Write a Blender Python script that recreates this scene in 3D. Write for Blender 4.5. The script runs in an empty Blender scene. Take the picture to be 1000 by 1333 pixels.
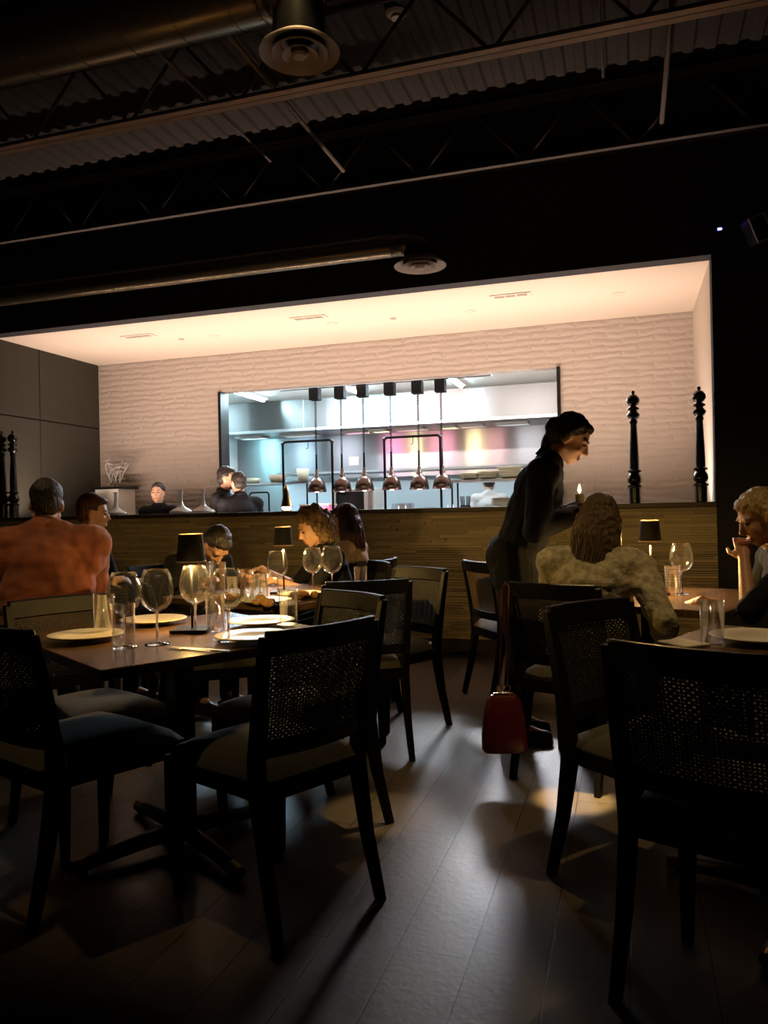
import bpy, bmesh, math, random
from mathutils import Vector, Matrix, noise
random.seed(7)
C = bpy.context.scene.collection
PI = math.pi
R = math.radians
# ---------------------------------------------------------------- image coordinate helpers
YAW = R(17.5); CC = math.cos(YAW); SN = math.sin(YAW); F = 1010.0; EYE = 1.17; ROLL = R(1.2)
def at(x, s):                       # camera-relative (across, away), estimated from image pixels -> room X, Y
    return Vector((x*CC - s*SN, x*SN + s*CC))
def face(x, s):                     # camera-relative heading -> room yaw of a thing that faces +Y
    v = at(x, s); return math.atan2(-v.x, v.y)
def sight(px, py):
    u, v = px-500.0, 666.5-py
    return (u*math.cos(ROLL)+v*math.sin(ROLL))/F, (-u*math.sin(ROLL)+v*math.cos(ROLL)+1.5)/F
def onz(px, py, z):                 # image pixel cast onto a horizontal surface
    a, e = sight(px, py); s = (z-EYE)/e; p = at(a*s, s); return Vector((p.x, p.y, z))
def onY(px, py, Y):                 # image pixel cast onto a plane parallel to the back wall
    a, e = sight(px, py); s = Y/(a*SN+CC); p = at(a*s, s); return Vector((p.x, Y, EYE+e*s))
# ---------------------------------------------------------------- materials
def mat(name, col, rough=.5, metal=0, col2=None, scale=6, detail=4, bump=0, bscale=40, emit=None, estr=0, sheen=0, stretch=None, spec=.5, coat=0):
    m = bpy.data.materials.new(name); m.use_nodes = True
    n = m.node_tree.nodes; l = m.node_tree.links; b = n['Principled BSDF']
    b.inputs['Base Color'].default_value = (*col, 1); b.inputs['Roughness'].default_value = rough
    b.inputs['Metallic'].default_value = metal; b.inputs['Specular IOR Level'].default_value = spec
    if sheen: b.inputs['Sheen Weight'].default_value = sheen
    if coat: b.inputs['Coat Weight'].default_value = coat
    if emit: b.inputs['Emission Color'].default_value = (*emit, 1); b.inputs['Emission Strength'].default_value = estr
    tc = n.new('ShaderNodeTexCoord'); mp = n.new('ShaderNodeMapping'); l.new(tc.outputs['Object'], mp.inputs['Vector'])
    if stretch: mp.inputs['Scale'].default_value = stretch
    if col2:
        t = n.new('ShaderNodeTexNoise'); t.inputs['Scale'].default_value = scale; t.inputs['Detail'].default_value = detail
        l.new(mp.outputs[0], t.inputs['Vector'])
        r = n.new('ShaderNodeValToRGB'); r.color_ramp.elements[0].color = (*col, 1); r.color_ramp.elements[1].color = (*col2, 1)
        r.color_ramp.elements[0].position = .35; r.color_ramp.elements[1].position = .65
        l.new(t.outputs['Fac'], r.inputs['Fac']); l.new(r.outputs[0], b.inputs['Base Color'])
    if bump:
        t = n.new('ShaderNodeTexNoise'); t.inputs['Scale'].default_value = bscale; t.inputs['Detail'].default_value = 5
        l.new(mp.outputs[0], t.inputs['Vector'])
        bp = n.new('ShaderNodeBump'); bp.inputs['Strength'].default_value = bump; bp.inputs['Distance'].default_value = .01
        l.new(t.outputs['Fac'], bp.inputs['Height']); l.new(bp.outputs[0], b.inputs['Normal'])
    return m
def glass_mat(name, tint=(1,1,1), refl=1.0):
    m = bpy.data.materials.new(name); m.use_nodes = True
    n = m.node_tree.nodes; l = m.node_tree.links; n.clear()
    o = n.new('ShaderNodeOutputMaterial'); mx = n.new('ShaderNodeMixShader'); t = n.new('ShaderNodeBsdfTransparent')
    g = n.new('ShaderNodeBsdfGlossy'); g.inputs['Roughness'].default_value = .04; g.inputs['Color'].default_value = (1,1,1,1)
    lw = n.new('ShaderNodeLayerWeight'); lw.inputs['Blend'].default_value = .22
    mm = n.new('ShaderNodeMath'); mm.operation = 'MULTIPLY_ADD'; mm.inputs[1].default_value = refl; mm.inputs[2].default_value = .035; mm.use_clamp = True
    t.inputs['Color'].default_value = (*tint, 1)
    l.new(lw.outputs['Fresnel'], mm.inputs[0]); l.new(mm.outputs[0], mx.inputs[0]); l.new(t.outputs[0], mx.inputs[1]); l.new(g.outputs[0], mx.inputs[2])
    df = n.new('ShaderNodeBsdfTranslucent'); df.inputs['Color'].default_value = (1,1,1,1); d2 = n.new('ShaderNodeBsdfDiffuse'); d2.inputs['Color'].default_value = (1,1,1,1)
    ad = n.new('ShaderNodeMixShader'); ad.inputs[0].default_value = .5; l.new(df.outputs[0], ad.inputs[1]); l.new(d2.outputs[0], ad.inputs[2])
    m2 = n.new('ShaderNodeMixShader'); m2.inputs[0].default_value = .004; l.new(mx.outputs[0], m2.inputs[1]); l.new(ad.outputs[0], m2.inputs[2])
    l.new(m2.outputs[0], o.inputs[0]); return m
M = {}
M['black_wood'] = mat('black_wood', (.0055,.0052,.006), .5, bump=.1, bscale=30, stretch=(1,1,.1), spec=.2)
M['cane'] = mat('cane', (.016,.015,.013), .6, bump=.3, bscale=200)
M['cane_lit'] = mat('cane_lit', (.22,.15,.06), .5, bump=.3, bscale=200)  # warm light on one chair back, put into the cane colour
M['seat'] = mat('seat_fabric', (.10,.092,.066), .9, col2=(.125,.112,.082), scale=60, bump=.3, bscale=400, sheen=.4)
M['table_wood'] = mat('table_wood', (.10,.055,.03), .22, col2=(.16,.09,.045), scale=7, stretch=(1,12,1), bump=.05, bscale=60)
M['black_metal'] = mat('black_metal', (.01,.01,.011), .4, .3)
M['matt_black'] = mat('matt_black', (.008,.008,.009), .85, spec=.1)
M['gloss_black'] = mat('gloss_black', (.008,.008,.009), .25)
M['brass'] = mat('brass', (.45,.33,.16), .3, 1)
M['steel'] = mat('steel', (.6,.6,.62), .3, 1)
M['china'] = mat('china', (.72,.64,.47), .3)
M['white_china'] = mat('white_china', (.78,.77,.74), .3)
M['glass'] = glass_mat('clear_glass', refl=.5)
M['solid_glass'] = mat('solid_glass', (1,1,1), .02); M['solid_glass'].node_tree.nodes['Principled BSDF'].inputs['Transmission Weight'].default_value = 1
M['shade_black'] = mat('shade_black', (.012,.012,.014), .75, bump=.1, bscale=300)
M['bulb'] = mat('bulb', (1,.8,.5), .5, emit=(1,.62,.25), estr=30)
M['skin'] = mat('skin', (.52,.30,.21), .5, col2=(.58,.34,.24), scale=9)
M['skin_tan'] = mat('skin_tan', (.42,.22,.13), .5, col2=(.48,.26,.16), scale=9)
M['eye'] = mat('eye', (.04,.03,.03), .15)
M['lips'] = mat('lips', (.42,.13,.11), .4)
def hairm(name, c, c2, strength=.8): return mat(name, c, .5, col2=c2, scale=5, stretch=(14,14,1.5), bump=strength, bscale=9)
M['hair_black'] = hairm('hair_black', (.012,.009,.008), (.02,.014,.011))
M['hair_brown'] = hairm('hair_brown', (.07,.042,.024), (.14,.085,.045))
M['hair_red'] = hairm('hair_red', (.045,.012,.012), (.08,.02,.016))
M['hair_blonde'] = hairm('hair_blonde', (.38,.25,.10), (.62,.46,.22))
M['hair_curly'] = hairm('hair_curly', (.10,.06,.03), (.2,.12,.05))
M['navy'] = mat('navy_cloth', (.007,.008,.016), .9, bump=.25, bscale=25, spec=.2)
M['black_cloth'] = mat('black_cloth', (.008,.008,.011), .9, bump=.25, bscale=25, spec=.2)
M['trouser'] = mat('trouser_cloth', (.007,.007,.010), .9, bump=.2, bscale=25, spec=.2)
M['rust'] = mat('rust_cloth', (.30,.085,.04), .85, col2=(.17,.045,.02), scale=9, detail=8, bump=.6, bscale=14, sheen=.2)
M['beige'] = mat('beige_cloth', (.42,.30,.20), .85, bump=.3, bscale=25)
M['white_cloth'] = mat('white_cloth', (.65,.62,.62), .8, bump=.25, bscale=25)
M['boucle'] = mat('cream_textured_cloth', (.66,.60,.44), .9, col2=(.36,.31,.20), scale=32, detail=6, bump=1.0, bscale=40, sheen=.3)
M['shoe'] = mat('shoe_leather', (.01,.01,.01), .4)
M['red_leather'] = mat('red_leather', (.12,.009,.014), .35, bump=.15, bscale=120)
M['foil_gold'] = mat('gold_metal', (.7,.5,.25), .25, 1)
# ---------------------------------------------------------------- mesh builder
class MB:
    def __init__(s): s.bm = bmesh.new()
    def box(s, c, size, rot=None):
        mtx = Matrix.Translation(c) @ (rot.to_4x4() if rot else Matrix()) @ Matrix.Diagonal((*size, 1))
        bmesh.ops.create_cube(s.bm, size=1, matrix=mtx); return s
    def box2(s, a, b):
        a = Vector(a); b = Vector(b); return s.box((a+b)/2, [abs(v) for v in (b-a)])
    def loft(s, rings, cap=True, closed=True):
        vs = [[s.bm.verts.new(p) for p in r] for r in rings]
        n = len(vs[0])
        for a, b in zip(vs, vs[1:]):
            for i in range(n if closed else n-1):
                j = (i+1) % n
                try: s.bm.faces.new((a[i], a[j], b[j], b[i]))
                except ValueError: pass
        if cap:
            s.bm.faces.new(vs[0][::-1]); s.bm.faces.new(vs[-1])
        return s
    def tube(s, pts, rad, seg=8, cap=True):
        pts = [Vector(p) for p in pts]; rings = []
        if not isinstance(rad, (list, tuple)): rad = [rad]*len(pts)
        up = None
        for i, p in enumerate(pts):
            t = (pts[min(i+1, len(pts)-1)] - pts[max(i-1, 0)]).normalized()
            if up is None: up = t.orthogonal().normalized()
            up = (up - t*up.dot(t)); up = up.normalized() if up.length > 1e-5 else t.orthogonal().normalized()
            w = t.cross(up)
            rings.append([p + (up*math.cos(2*PI*k/seg) + w*math.sin(2*PI*k/seg))*rad[i] for k in range(seg)])
        return s.loft(rings, cap)
    def bar(s, pts, sizes):         # rectangular section in x / y following a mostly vertical path
        rings = []
        for p, (a, b) in zip(pts, sizes):
            p = Vector(p); rings.append([p+Vector((a/2,b/2,0)), p+Vector((-a/2,b/2,0)), p+Vector((-a/2,-b/2,0)), p+Vector((a/2,-b/2,0))])
        return s.loft(rings)
    def lathe(s, prof, c=(0,0,0), seg=24, cap=False):
        rings = [[Vector((c[0]+r*math.cos(2*PI*k/seg), c[1]+r*math.sin(2*PI*k/seg), c[2]+z)) for k in range(seg)] for r, z in prof]
        return s.loft(rings, cap)
    def ball(s, c, r, rot=None, u=16, v=10):
        r = r if isinstance(r, (tuple, list)) else (r, r, r)
        mtx = Matrix.Translation(c) @ (rot.to_4x4() if rot else Matrix()) @ Matrix.Diagonal((*r, 1))
        bmesh.ops.create_uvsphere(s.bm, u_segments=u, v_segments=v, radius=1, matrix=mtx); return s
    def cap(s, a, b, ra, rb=None):   # tapered capsule
        rb = ra if rb is None else rb
        a = Vector(a); b = Vector(b); d = b-a
        if d.length < 1e-4: return s.ball(a, max(ra, rb))
        t = d.normalized(); up = t.orthogonal().normalized(); w = t.cross(up); rings = []
        def ring(p, r): return [p+(up*math.cos(2*PI*k/12)+w*math.sin(2*PI*k/12))*r for k in range(12)]
        for k in range(4): q = PI/2*(1-(k+.15)/4.15); rings.append(ring(a-t*ra*math.sin(q), ra*math.cos(q)))
        rings.append(ring(a, ra)); rings.append(ring(b, rb))
        for k in range(3, -1, -1): q = PI/2*(1-(k+.15)/4.15); rings.append(ring(b+t*rb*math.sin(q), rb*math.cos(q)))
        return s.loft(rings)
    def build(s, name, m, parent=None, smooth=False, bevel=0):
        bmesh.ops.recalc_face_normals(s.bm, faces=s.bm.faces)
        me = bpy.data.meshes.new(name); s.bm.to_mesh(me); s.bm.free()
        o = bpy.data.objects.new(name, me); C.objects.link(o)
        if parent: o.parent = parent
        for mm in (m if isinstance(m, list) else [m]): me.materials.append(M[mm] if isinstance(mm, str) else mm)
        if smooth:
            for p in me.polygons: p.use_smooth = True
            if smooth == 'auto':
                for p in me.polygons: p.use_smooth = True
                me.set_sharp_from_angle(angle=R(40))
        if bevel:
            b = o.modifiers.new('b', 'BEVEL'); b.width = bevel; b.segments = 2; b.limit_method = 'ANGLE'
        return o
def area(name, loc, size, energy, col, rot, sy=None):
    L = bpy.data.lights.new(name, 'AREA'); L.shape = 'RECTANGLE'; L.size = size; L.size_y = sy or size; L.energy = energy; L.color = col
    o = bpy.data.objects.new(name, L); C.objects.link(o); o.location = loc; o.rotation_euler = rot; return o
def tag(o, label, cat, group=None, kind=None):
    o['label'] = label; o['category'] = cat
    if group: o['group'] = group
    if kind: o['kind'] = kind
    return o
def thing(name, label, cat, loc=(0,0,0), rz=0, group=None):
    o = bpy.data.objects.new(name, None); C.objects.link(o); o.empty_display_size = .05
    o.location = (loc[0], loc[1], loc[2] if len(loc) > 2 else 0); o.rotation_euler = (0, 0, rz)
    return tag(o, label, cat, group)
def struct(name, mb, m, **k):
    o = mb.build(name, m, **k); o['kind'] = 'structure'; return o
def dup(root, label, loc, rz=0, group=None):
    kids = {}
    for o in bpy.data.objects:
        if o.parent: kids.setdefault(o.parent.name, []).append(o)
    def rec(o, par):
        c = o.copy(); C.objects.link(c); c.parent = par
        for ch in kids.get(o.name, []): rec(ch, c)
        return c
    r = rec(root, None); r.location = (loc[0], loc[1], loc[2] if len(loc) > 2 else 0); r.rotation_euler = (0, 0, rz); r['label'] = label
    if group: r['group'] = group
    return r
def voxel(mb, name, m, parent, vs=.008, smooth=3, sub=None):     # fuse overlapping volumes to ONE continuous skin
    bmesh.ops.recalc_face_normals(mb.bm, faces=mb.bm.faces)
    me = bpy.data.meshes.new('t'); mb.bm.to_mesh(me); mb.bm.free()
    o = bpy.data.objects.new('t', me); C.objects.link(o)
    r = o.modifiers.new('r', 'REMESH'); r.mode = 'VOXEL'; r.voxel_size = vs
    s = o.modifiers.new('s', 'SMOOTH'); s.iterations = smooth; s.factor = .5
    dg = bpy.context.evaluated_depsgraph_get()
    me2 = bpy.data.meshes.new_from_object(o.evaluated_get(dg)); me2.name = name
    bpy.data.objects.remove(o); bpy.data.meshes.remove(me)
    if sub: sub(me2)
    for p in me2.polygons: p.use_smooth = True
    me2.materials.clear(); me2.materials.append(M[m])
    n = bpy.data.objects.new(name, me2); C.objects.link(n); n.parent = parent
    return n
def wobble(amp, freq, seed=0):
    def f(me):
        nr = [v.normal.copy() for v in me.vertices]
        for v, q in zip(me.vertices, nr):
            v.co += q*amp*(noise.noise(v.co*freq+Vector((seed,seed,seed))) + .5*noise.noise(v.co*freq*2.3))
    return f
# ---------------------------------------------------------------- THE SETTING
XL, XR, YF, YB, ZN = -6.19, .63, 6.30, 8.06, 3.06     # left wall, niche right, half wall front, niche back, niche ceiling
ZC = 4.45
# floor: long boards running towards the back wall
def floor_mat():
    m = mat('floor_boards', (.1,.08,.06), .3); n = m.node_tree.nodes; l = m.node_tree.links; b = n['Principled BSDF']
    tc = n.new('ShaderNodeTexCoord'); mp = n.new('ShaderNodeMapping'); mp.inputs['Rotation'].default_value = (0,0,PI/2)
    mp.inputs['Location'].default_value = (.35, -.18, 0)
    l.new(tc.outputs['Object'], mp.inputs['Vector'])
    br = n.new('ShaderNodeTexBrick'); l.new(mp.outputs[0], br.inputs['Vector'])
    br.inputs['Scale'].default_value = 1; br.inputs['Brick Width'].default_value = 1.2; br.inputs['Row Height'].default_value = .2
    br.inputs['Mortar Size'].default_value = .0022; br.inputs['Mortar Smooth'].default_value = .2; br.offset = .37
    br.inputs['Color1'].default_value = (.15,.12,.095,1); br.inputs['Color2'].default_value = (.125,.098,.076,1); br.inputs['Mortar'].default_value = (.012,.01,.008,1)
    t = n.new('ShaderNodeTexNoise'); t.inputs['Scale'].default_value = 9; t.inputs['Detail'].default_value = 8; t.inputs['Roughness'].default_value = .7
    mp2 = n.new('ShaderNodeMapping'); mp2.inputs['Scale'].default_value = (2.2,.6,1); l.new(tc.outputs['Object'], mp2.inputs['Vector']); l.new(mp2.outputs[0], t.inputs['Vector'])
    mr = n.new('ShaderNodeMapRange'); mr.inputs[3].default_value = .55; mr.inputs[4].default_value = 1.4; l.new(t.outputs['Fac'], mr.inputs[0])
    mx = n.new('ShaderNodeVectorMath'); mx.operation = 'SCALE'; l.new(br.outputs['Color'], mx.inputs[0]); l.new(mr.outputs[0], mx.inputs['Scale'])
    l.new(mx.outputs[0], b.inputs['Base Color'])
    rr = n.new('ShaderNodeMapRange'); rr.inputs[3].default_value = .26; rr.inputs[4].default_value = .5; l.new(t.outputs['Fac'], rr.inputs[0]); l.new(rr.outputs[0], b.inputs['Roughness'])
    bp = n.new('ShaderNodeBump'); bp.inputs['Strength'].default_value = .25; bp.inputs['Distance'].default_value = .004
    t2 = n.new('ShaderNodeTexNoise'); t2.inputs['Scale'].default_value = 45; t2.inputs['Detail'].default_value = 6; l.new(tc.outputs['Object'], t2.inputs['Vector'])
    ad = n.new('ShaderNodeMath'); ad.operation = 'MULTIPLY_ADD'; ad.inputs[1].default_value = -3.0; l.new(br.outputs['Fac'], ad.inputs[0]); l.new(t2.outputs['Fac'], ad.inputs[2])
    l.new(ad.outputs[0], bp.inputs['Height']); l.new(bp.outputs[0], b.inputs['Normal'])
    return m
M['floor'] = floor_mat()
struct('floor', MB().box2((-6.3,-3,-.1), (4.1,12,0)), 'floor')
# dark painted shell
M['dark_paint'] = mat('dark_paint', (.018,.019,.024), .8, bump=.1, bscale=30)
M['deck'] = mat('deck_paint', (.020,.016,.014), .85, col2=(.026,.020,.018), scale=4)
def panel_mat():
    m = mat('grey_panel', (.07,.066,.052), .75); n = m.node_tree.nodes; l = m.node_tree.links; b = n['Principled BSDF']
    tc = n.new('ShaderNodeTexCoord'); t = n.new('ShaderNodeTexNoise'); t.inputs['Scale'].default_value = 3; t.inputs['Detail'].default_value = 8; l.new(tc.outputs['Object'], t.inputs['Vector'])
    r = n.new('ShaderNodeValToRGB'); r.color_ramp.elements[0].color = (.026,.025,.017,1); r.color_ramp.elements[1].color = (.036,.034,.024,1)
    l.new(t.outputs['Fac'], r.inputs[0]); l.new(r.outputs[0], b.inputs['Base Color']); return m
M['panel'] = panel_mat()
w = MB()
yy = [-3,-1.2,.6,2.4,4.2,6.0,7.05,9.0,12]; zz = [0,1.15,2.28,3.4,ZC+.05]
for a, b in zip(yy, yy[1:]):
    for c, d in zip(zz, zz[1:]): w.box2((XL-.1, a+.008, c+.008), (XL, b-.008, d-.008))
w.box2((XL-.14,-3,0), (XL-.02,12,ZC+.05))
struct('wall_left', w, 'panel')
struct('wall_right', MB().box2((4,-3,0), (4.1,12,ZC+.05)), 'dark_paint')
struct('wall_rear', MB().box2((-6.3,-3.1,0), (4.1,-3,ZC+.05)), 'dark_paint')
struct('wall_front', MB().box2((XR+.0,YF,0), (4,YF+.15,ZC+.05)), 'dark_paint')     # dark wall right of the niche
# corrugated roof deck
d = MB(); rings = []
xs = []; x = -6.3
while x < 4.1: xs += [(x,0),(x+.055,0),(x+.075,.02),(x+.13,.02),(x+.15,0)]; x += .15
bmv = [[d.bm.verts.new((x, y, ZC+z)) for x, z in xs] for y in (-3, 6.45)]
for i in range(len(xs)-1): d.bm.faces.new((bmv[0][i], bmv[0][i+1], bmv[1][i+1], bmv[1][i]))
struct('ceiling', d, 'deck')
struct('beam_soffit', MB().box2((XL,YF,ZN), (XR,YF+.15,ZC+.05)), 'dark_paint')
# ledger stone half wall with a real relief
def stone_mat():
    m = mat('ledger_stone', (.2,.15,.08), .7, bump=.5, bscale=30); n = m.node_tree.nodes; l = m.node_tree.links; b = n['Principled BSDF']
    g = n.new('ShaderNodeNewGeometry'); r = n.new('ShaderNodeValToRGB')
    e = r.color_ramp.elements; e[0].color = (.30,.25,.17,1); e[1].color = (.55,.45,.29,1); k = e.new(.5); k.color = (.40,.33,.22,1)
    l.new(g.outputs['Random Per Island'], r.inputs[0]); l.new(r.outputs[0], b.inputs['Base Color']); return m
M['stone'] = stone_mat()
M['cap_wood'] = mat('wall_cap', (.05,.036,.022), .45, bump=.1)
w = MB(); z = .12; WT = 1.17
while z < WT-.001:
    h = min(random.choice((.016,.019,.022,.026)), WT-z); x = XL+.01
    while x < XR:
        L = min(random.uniform(.14,.55), XR-x); dd = random.uniform(.0,.034)
        w.box2((x+.001, YF-.005-dd, z+.0022), (x+L-.001, YF+.05, z+h-.0022)); x += L
    z += h
w.box2((XL,YF+.02,0), (XR,YF+.22,WT))
struct('wall_half', w, 'stone')
struct('trim_1', MB().box2((XL,YF-.05,WT), (XR,YF+.28,WT+.035)), 'cap_wood', bevel=.004)
struct('baseboard_front', MB().box2((XL,YF-.045,0), (XR,YF+.02,.12)), 'cap_wood', bevel=.004)
# niche behind: relief tile wall with the kitchen opening
def relief_mat():
    m = mat('relief_wall', (.42,.37,.34), .6); n = m.node_tree.nodes; l = m.node_tree.links; b = n['Principled BSDF']
    tc = n.new('ShaderNodeTexCoord'); mp = n.new('ShaderNodeMapping'); mp.inputs['Rotation'].default_value = (PI/2,0,0); l.new(tc.outputs['Object'], mp.inputs['Vector'])
    t = n.new('ShaderNodeTexNoise'); t.inputs['Scale'].default_value = 2.2; t.inputs['Detail'].default_value = 2
    ms = n.new('ShaderNodeMapping'); ms.inputs['Scale'].default_value = (2.4,1,4); l.new(tc.outputs['Object'], ms.inputs['Vector']); l.new(ms.outputs[0], t.inputs['Vector'])
    va = n.new('ShaderNodeVectorMath'); va.operation = 'SCALE'; va.inputs['Scale'].default_value = .06; l.new(t.outputs['Color'], va.inputs[0])
    vb = n.new('ShaderNodeVectorMath'); l.new(mp.outputs[0], vb.inputs[0]); l.new(va.outputs[0], vb.inputs[1])
    br = n.new('ShaderNodeTexBrick'); l.new(vb.outputs[0], br.inputs['Vector']); br.inputs['Scale'].default_value = 1
    br.inputs['Brick Width'].default_value = .30; br.inputs['Row Height'].default_value = .066; br.inputs['Mortar Size'].default_value = .03; br.inputs['Mortar Smooth'].default_value = 1
    br.inputs['Color1'].default_value = (1,1,1,1); br.inputs['Color2'].default_value = (.8,.8,.8,1); br.inputs['Mortar'].default_value = (.3,.3,.3,1)
    bp = n.new('ShaderNodeBump'); bp.inputs['Strength'].default_value = .5; bp.inputs['Distance'].default_value = .02
    l.new(br.outputs['Color'], bp.inputs['Height']); l.new(bp.outputs[0], b.inputs['Normal']); return m
M['relief'] = relief_mat()
M['plaster'] = mat('plaster', (.62,.55,.48), .85, bump=.05, bscale=60)
p0 = onY(286,512,YB); p1 = onY(728,476,YB); WX0, WX1, WZ1, WZ0 = p0.x, p1.x, 2.62, 1.02
w = MB(); T = .14
w.box2((XL,YB,0), (WX0,YB+T,ZN)).box2((WX1,YB,0), (XR+.1,YB+T,ZN)).box2((WX0,YB,0), (WX1,YB+T,WZ0)).box2((WX0,YB,WZ1), (WX1,YB+T,ZN))
struct('wall_back', w, 'relief')
struct('wall_niche_right', MB().box2((XR,YF+.15,0), (XR+.1,YB,ZN)), 'plaster')
struct('ceiling_niche', MB().box2((XL,YF+.15,ZN), (XR+.1,YB+T,ZN+.08)), 'plaster')
f = struct('window_1', MB().box2((WX0-.01,YB-.03,WZ0), (WX0+.025,YB+T+.02,WZ1)).box2((WX1-.025,YB-.03,WZ0), (WX1+.01,YB+T+.02,WZ1)), 'black_metal')
# recessed trims / vents in the niche ceiling
M['vent_metal'] = mat('vent_metal', (.30,.26,.22), .5); M['vent_dark'] = mat('vent_dark', (.05,.04,.035), .8)
for i, (px, py) in enumerate(((180,437),(402,413),(665,384))):
    c = onz(px, py, ZN)
    t = thing('air_vent', ('slotted air vent in bright ceiling, the one nearest the dark left wall','slotted air vent in bright ceiling, middle one of three','slotted air vent in bright ceiling, the one nearest the right side')[i], 'vent', (c.x,c.y,ZN-.003), 0, 'vents in the niche ceiling')
    MB().box((0,0,-.002), (.36,.12,.006)).build('frame', 'plaster', t)
    b = MB()
    for k in range(3): b.box((-.1+k*.1,0,-.007), (.085,.05,.004))
    b.build('slot', 'vent_metal', t)
for i, (px, py) in enumerate(((236,441),(279,437),(432,421),(512,414),(612,405),(805,382))):
    c = onz(px, py, ZN); r = .03 if i in (0,3) else .055
    where = ('near the left vent','just right of the left vent','right of the middle vent','in the ceiling centre','left of the right vent','nearest the right wall of the niche')[i]
    o = MB().lathe([(r*.6,.004),(r*.65,-.004),(r,-.006),(r*1.02,.0)], seg=20).build('ceiling_disc', 'vent_metal' if i in (0,3) else 'plaster', smooth=True)
    o.location = (c.x,c.y,ZN-.001); tag(o, ('small dark sensor disc ' if i in (0,3) else 'round white blank light trim ')+where, 'ceiling trim', 'round trims in the niche ceiling')
# ---------------------------------------------------------------- KITCHEN
KY, KZ, KX0, KX1 = 11.4, onY(510,511,10.0).z, XL+.1, 1.6
def steel_mat(name, c, rough, vert=True):
    m = mat(name, c, rough, 1, bump=1.0, bscale=2.2, stretch=(1,1,.04)); n = m.node_tree.nodes; n['Principled BSDF'].inputs['Anisotropic'].default_value = .85
    tg = n.new('ShaderNodeTangent'); tg.direction_type = 'RADIAL'; tg.axis = 'Z'; n['Principled BSDF'].inputs['Anisotropic Rotation'].default_value = .25; m.node_tree.links.new(tg.outputs[0], n['Principled BSDF'].inputs['Tangent']); return m
M['hood_steel'] = steel_mat('hood_steel', (.30,.285,.29), .34)
M['kitchen_tile'] = mat('kitchen_tile', (.55,.64,.70), .3)
M['canopy_steel'] = steel_mat('canopy_steel', (.22,.21,.21), .30)
M['kitchen_white'] = mat('kitchen_white', (.85,.85,.83), .7)
struct('wall_kitchen_back', MB().box2((KX0,KY,0), (KX1,KY+.1,KZ)), 'hood_steel')
struct('wall_kitchen_left', MB().box2((KX0-.05,YB+T,0), (KX0,KY,KZ)), 'kitchen_white')
struct('wall_kitchen_right', MB().box2((KX1,YB+T,0), (KX1+.1,KY,KZ)), 'hood_steel')
struct('ceiling_kitchen', MB().box2((KX0,YB+T,KZ), (KX1,KY,KZ+.08)), 'kitchen_white')
# hood
HY = 10.0; HX0 = onY(297,540,HY).x
h0 = onY(510,554,HY).z; h1 = onY(510,512,HY).z
h1 = KZ-.006
t = thing('exhaust_hood', 'long brushed steel exhaust hood across the back of the kitchen', 'exhaust hood', (HX0,HY,h0))
w_ = MB(); L = KX1-HX0-.02
w_.loft([[(0,0,0),(L,0,0),(L,0,h1-h0),(0,0,h1-h0)],[(0,.9,.0),(L,.9,.0),(L,.9,h1-h0),(0,.9,h1-h0)]]).build('canopy', 'canopy_steel', t)
MB().box2((0,-.012,0), (L,0,.035)).build('lip', 'steel', t)
s_ = MB()
for k in range(1,6): s_.box2((L*k/6-.004,-.004,.035), (L*k/6+.004,0,h1-h0))
s_.build('seam', 'steel', t)
for i, (a, b) in enumerate(((-4.5,.9),(-2.9,.9),(-1.3,.9),(.3,.9))):
    t = thing('ceiling_light', ('leftmost','second','third','rightmost')[i]+' square light panel in the kitchen ceiling', 'ceiling light', (a,8.62,KZ-.004), 0, 'light panels in the kitchen ceiling')
    MB().box((0,0,-.008), (.66,.66,.016)).build('frame', 'kitchen_white', t)
    M['panel_light'] = M.get('panel_light') or mat('panel_light', (1,1,1), .5, emit=(.80,.92,1), estr=6)
    MB().box((0,0,-.018), (.6,.6,.006)).build('diffuser', 'panel_light', t)
    L_ = bpy.data.lights.new('kitchen_panel_lamp', 'AREA'); L_.shape = 'RECTANGLE'; L_.size = .6; L_.size_y = .6; L_.energy = (45,55,130,140)[i]; L_.spread = R(115); L_.color = ((.6,.85,1),(.7,.88,1),(.85,.86,.92),(.70,.84,1))[i]
    lo = bpy.data.objects.new('kitchen_panel_lamp', L_); C.objects.link(lo); lo.parent = t; lo.location = (0,0,-.03); lo.rotation_euler = (R(-40),0,0)
hood = [o for o in bpy.data.objects if o.name.startswith('exhaust_hood')][0]
for i, (px, col, e, w_) in enumerate(((300,(.25,.8,1),20,.5),(345,(.3,.85,1),26,.5),(395,(.5,.8,1),13,.4),(450,(.75,.85,1),10,.5),(512,(1,.35,.6),10,.3),(541,(1,.80,.42),12,.2),(575,(1,.40,.50),11,.4),(618,(1,.80,.42),12,.2),(645,(1,.5,.5),5,.3),(690,(.9,.95,1),6,.4))):  # unseen coloured lamps added to tint the steel wall below the hood
    x = onY(px,590,KY).x*1.083-HX0
    MB().box((x,.45,-.012), (w_+.04,.3,.024)).build('added_hood_light', 'kitchen_white', hood)
    lo = area('added_hood_lamp', (x,.45,-.04), w_, e, col, (R(35),0,0), .26); lo.parent = hood
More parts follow.
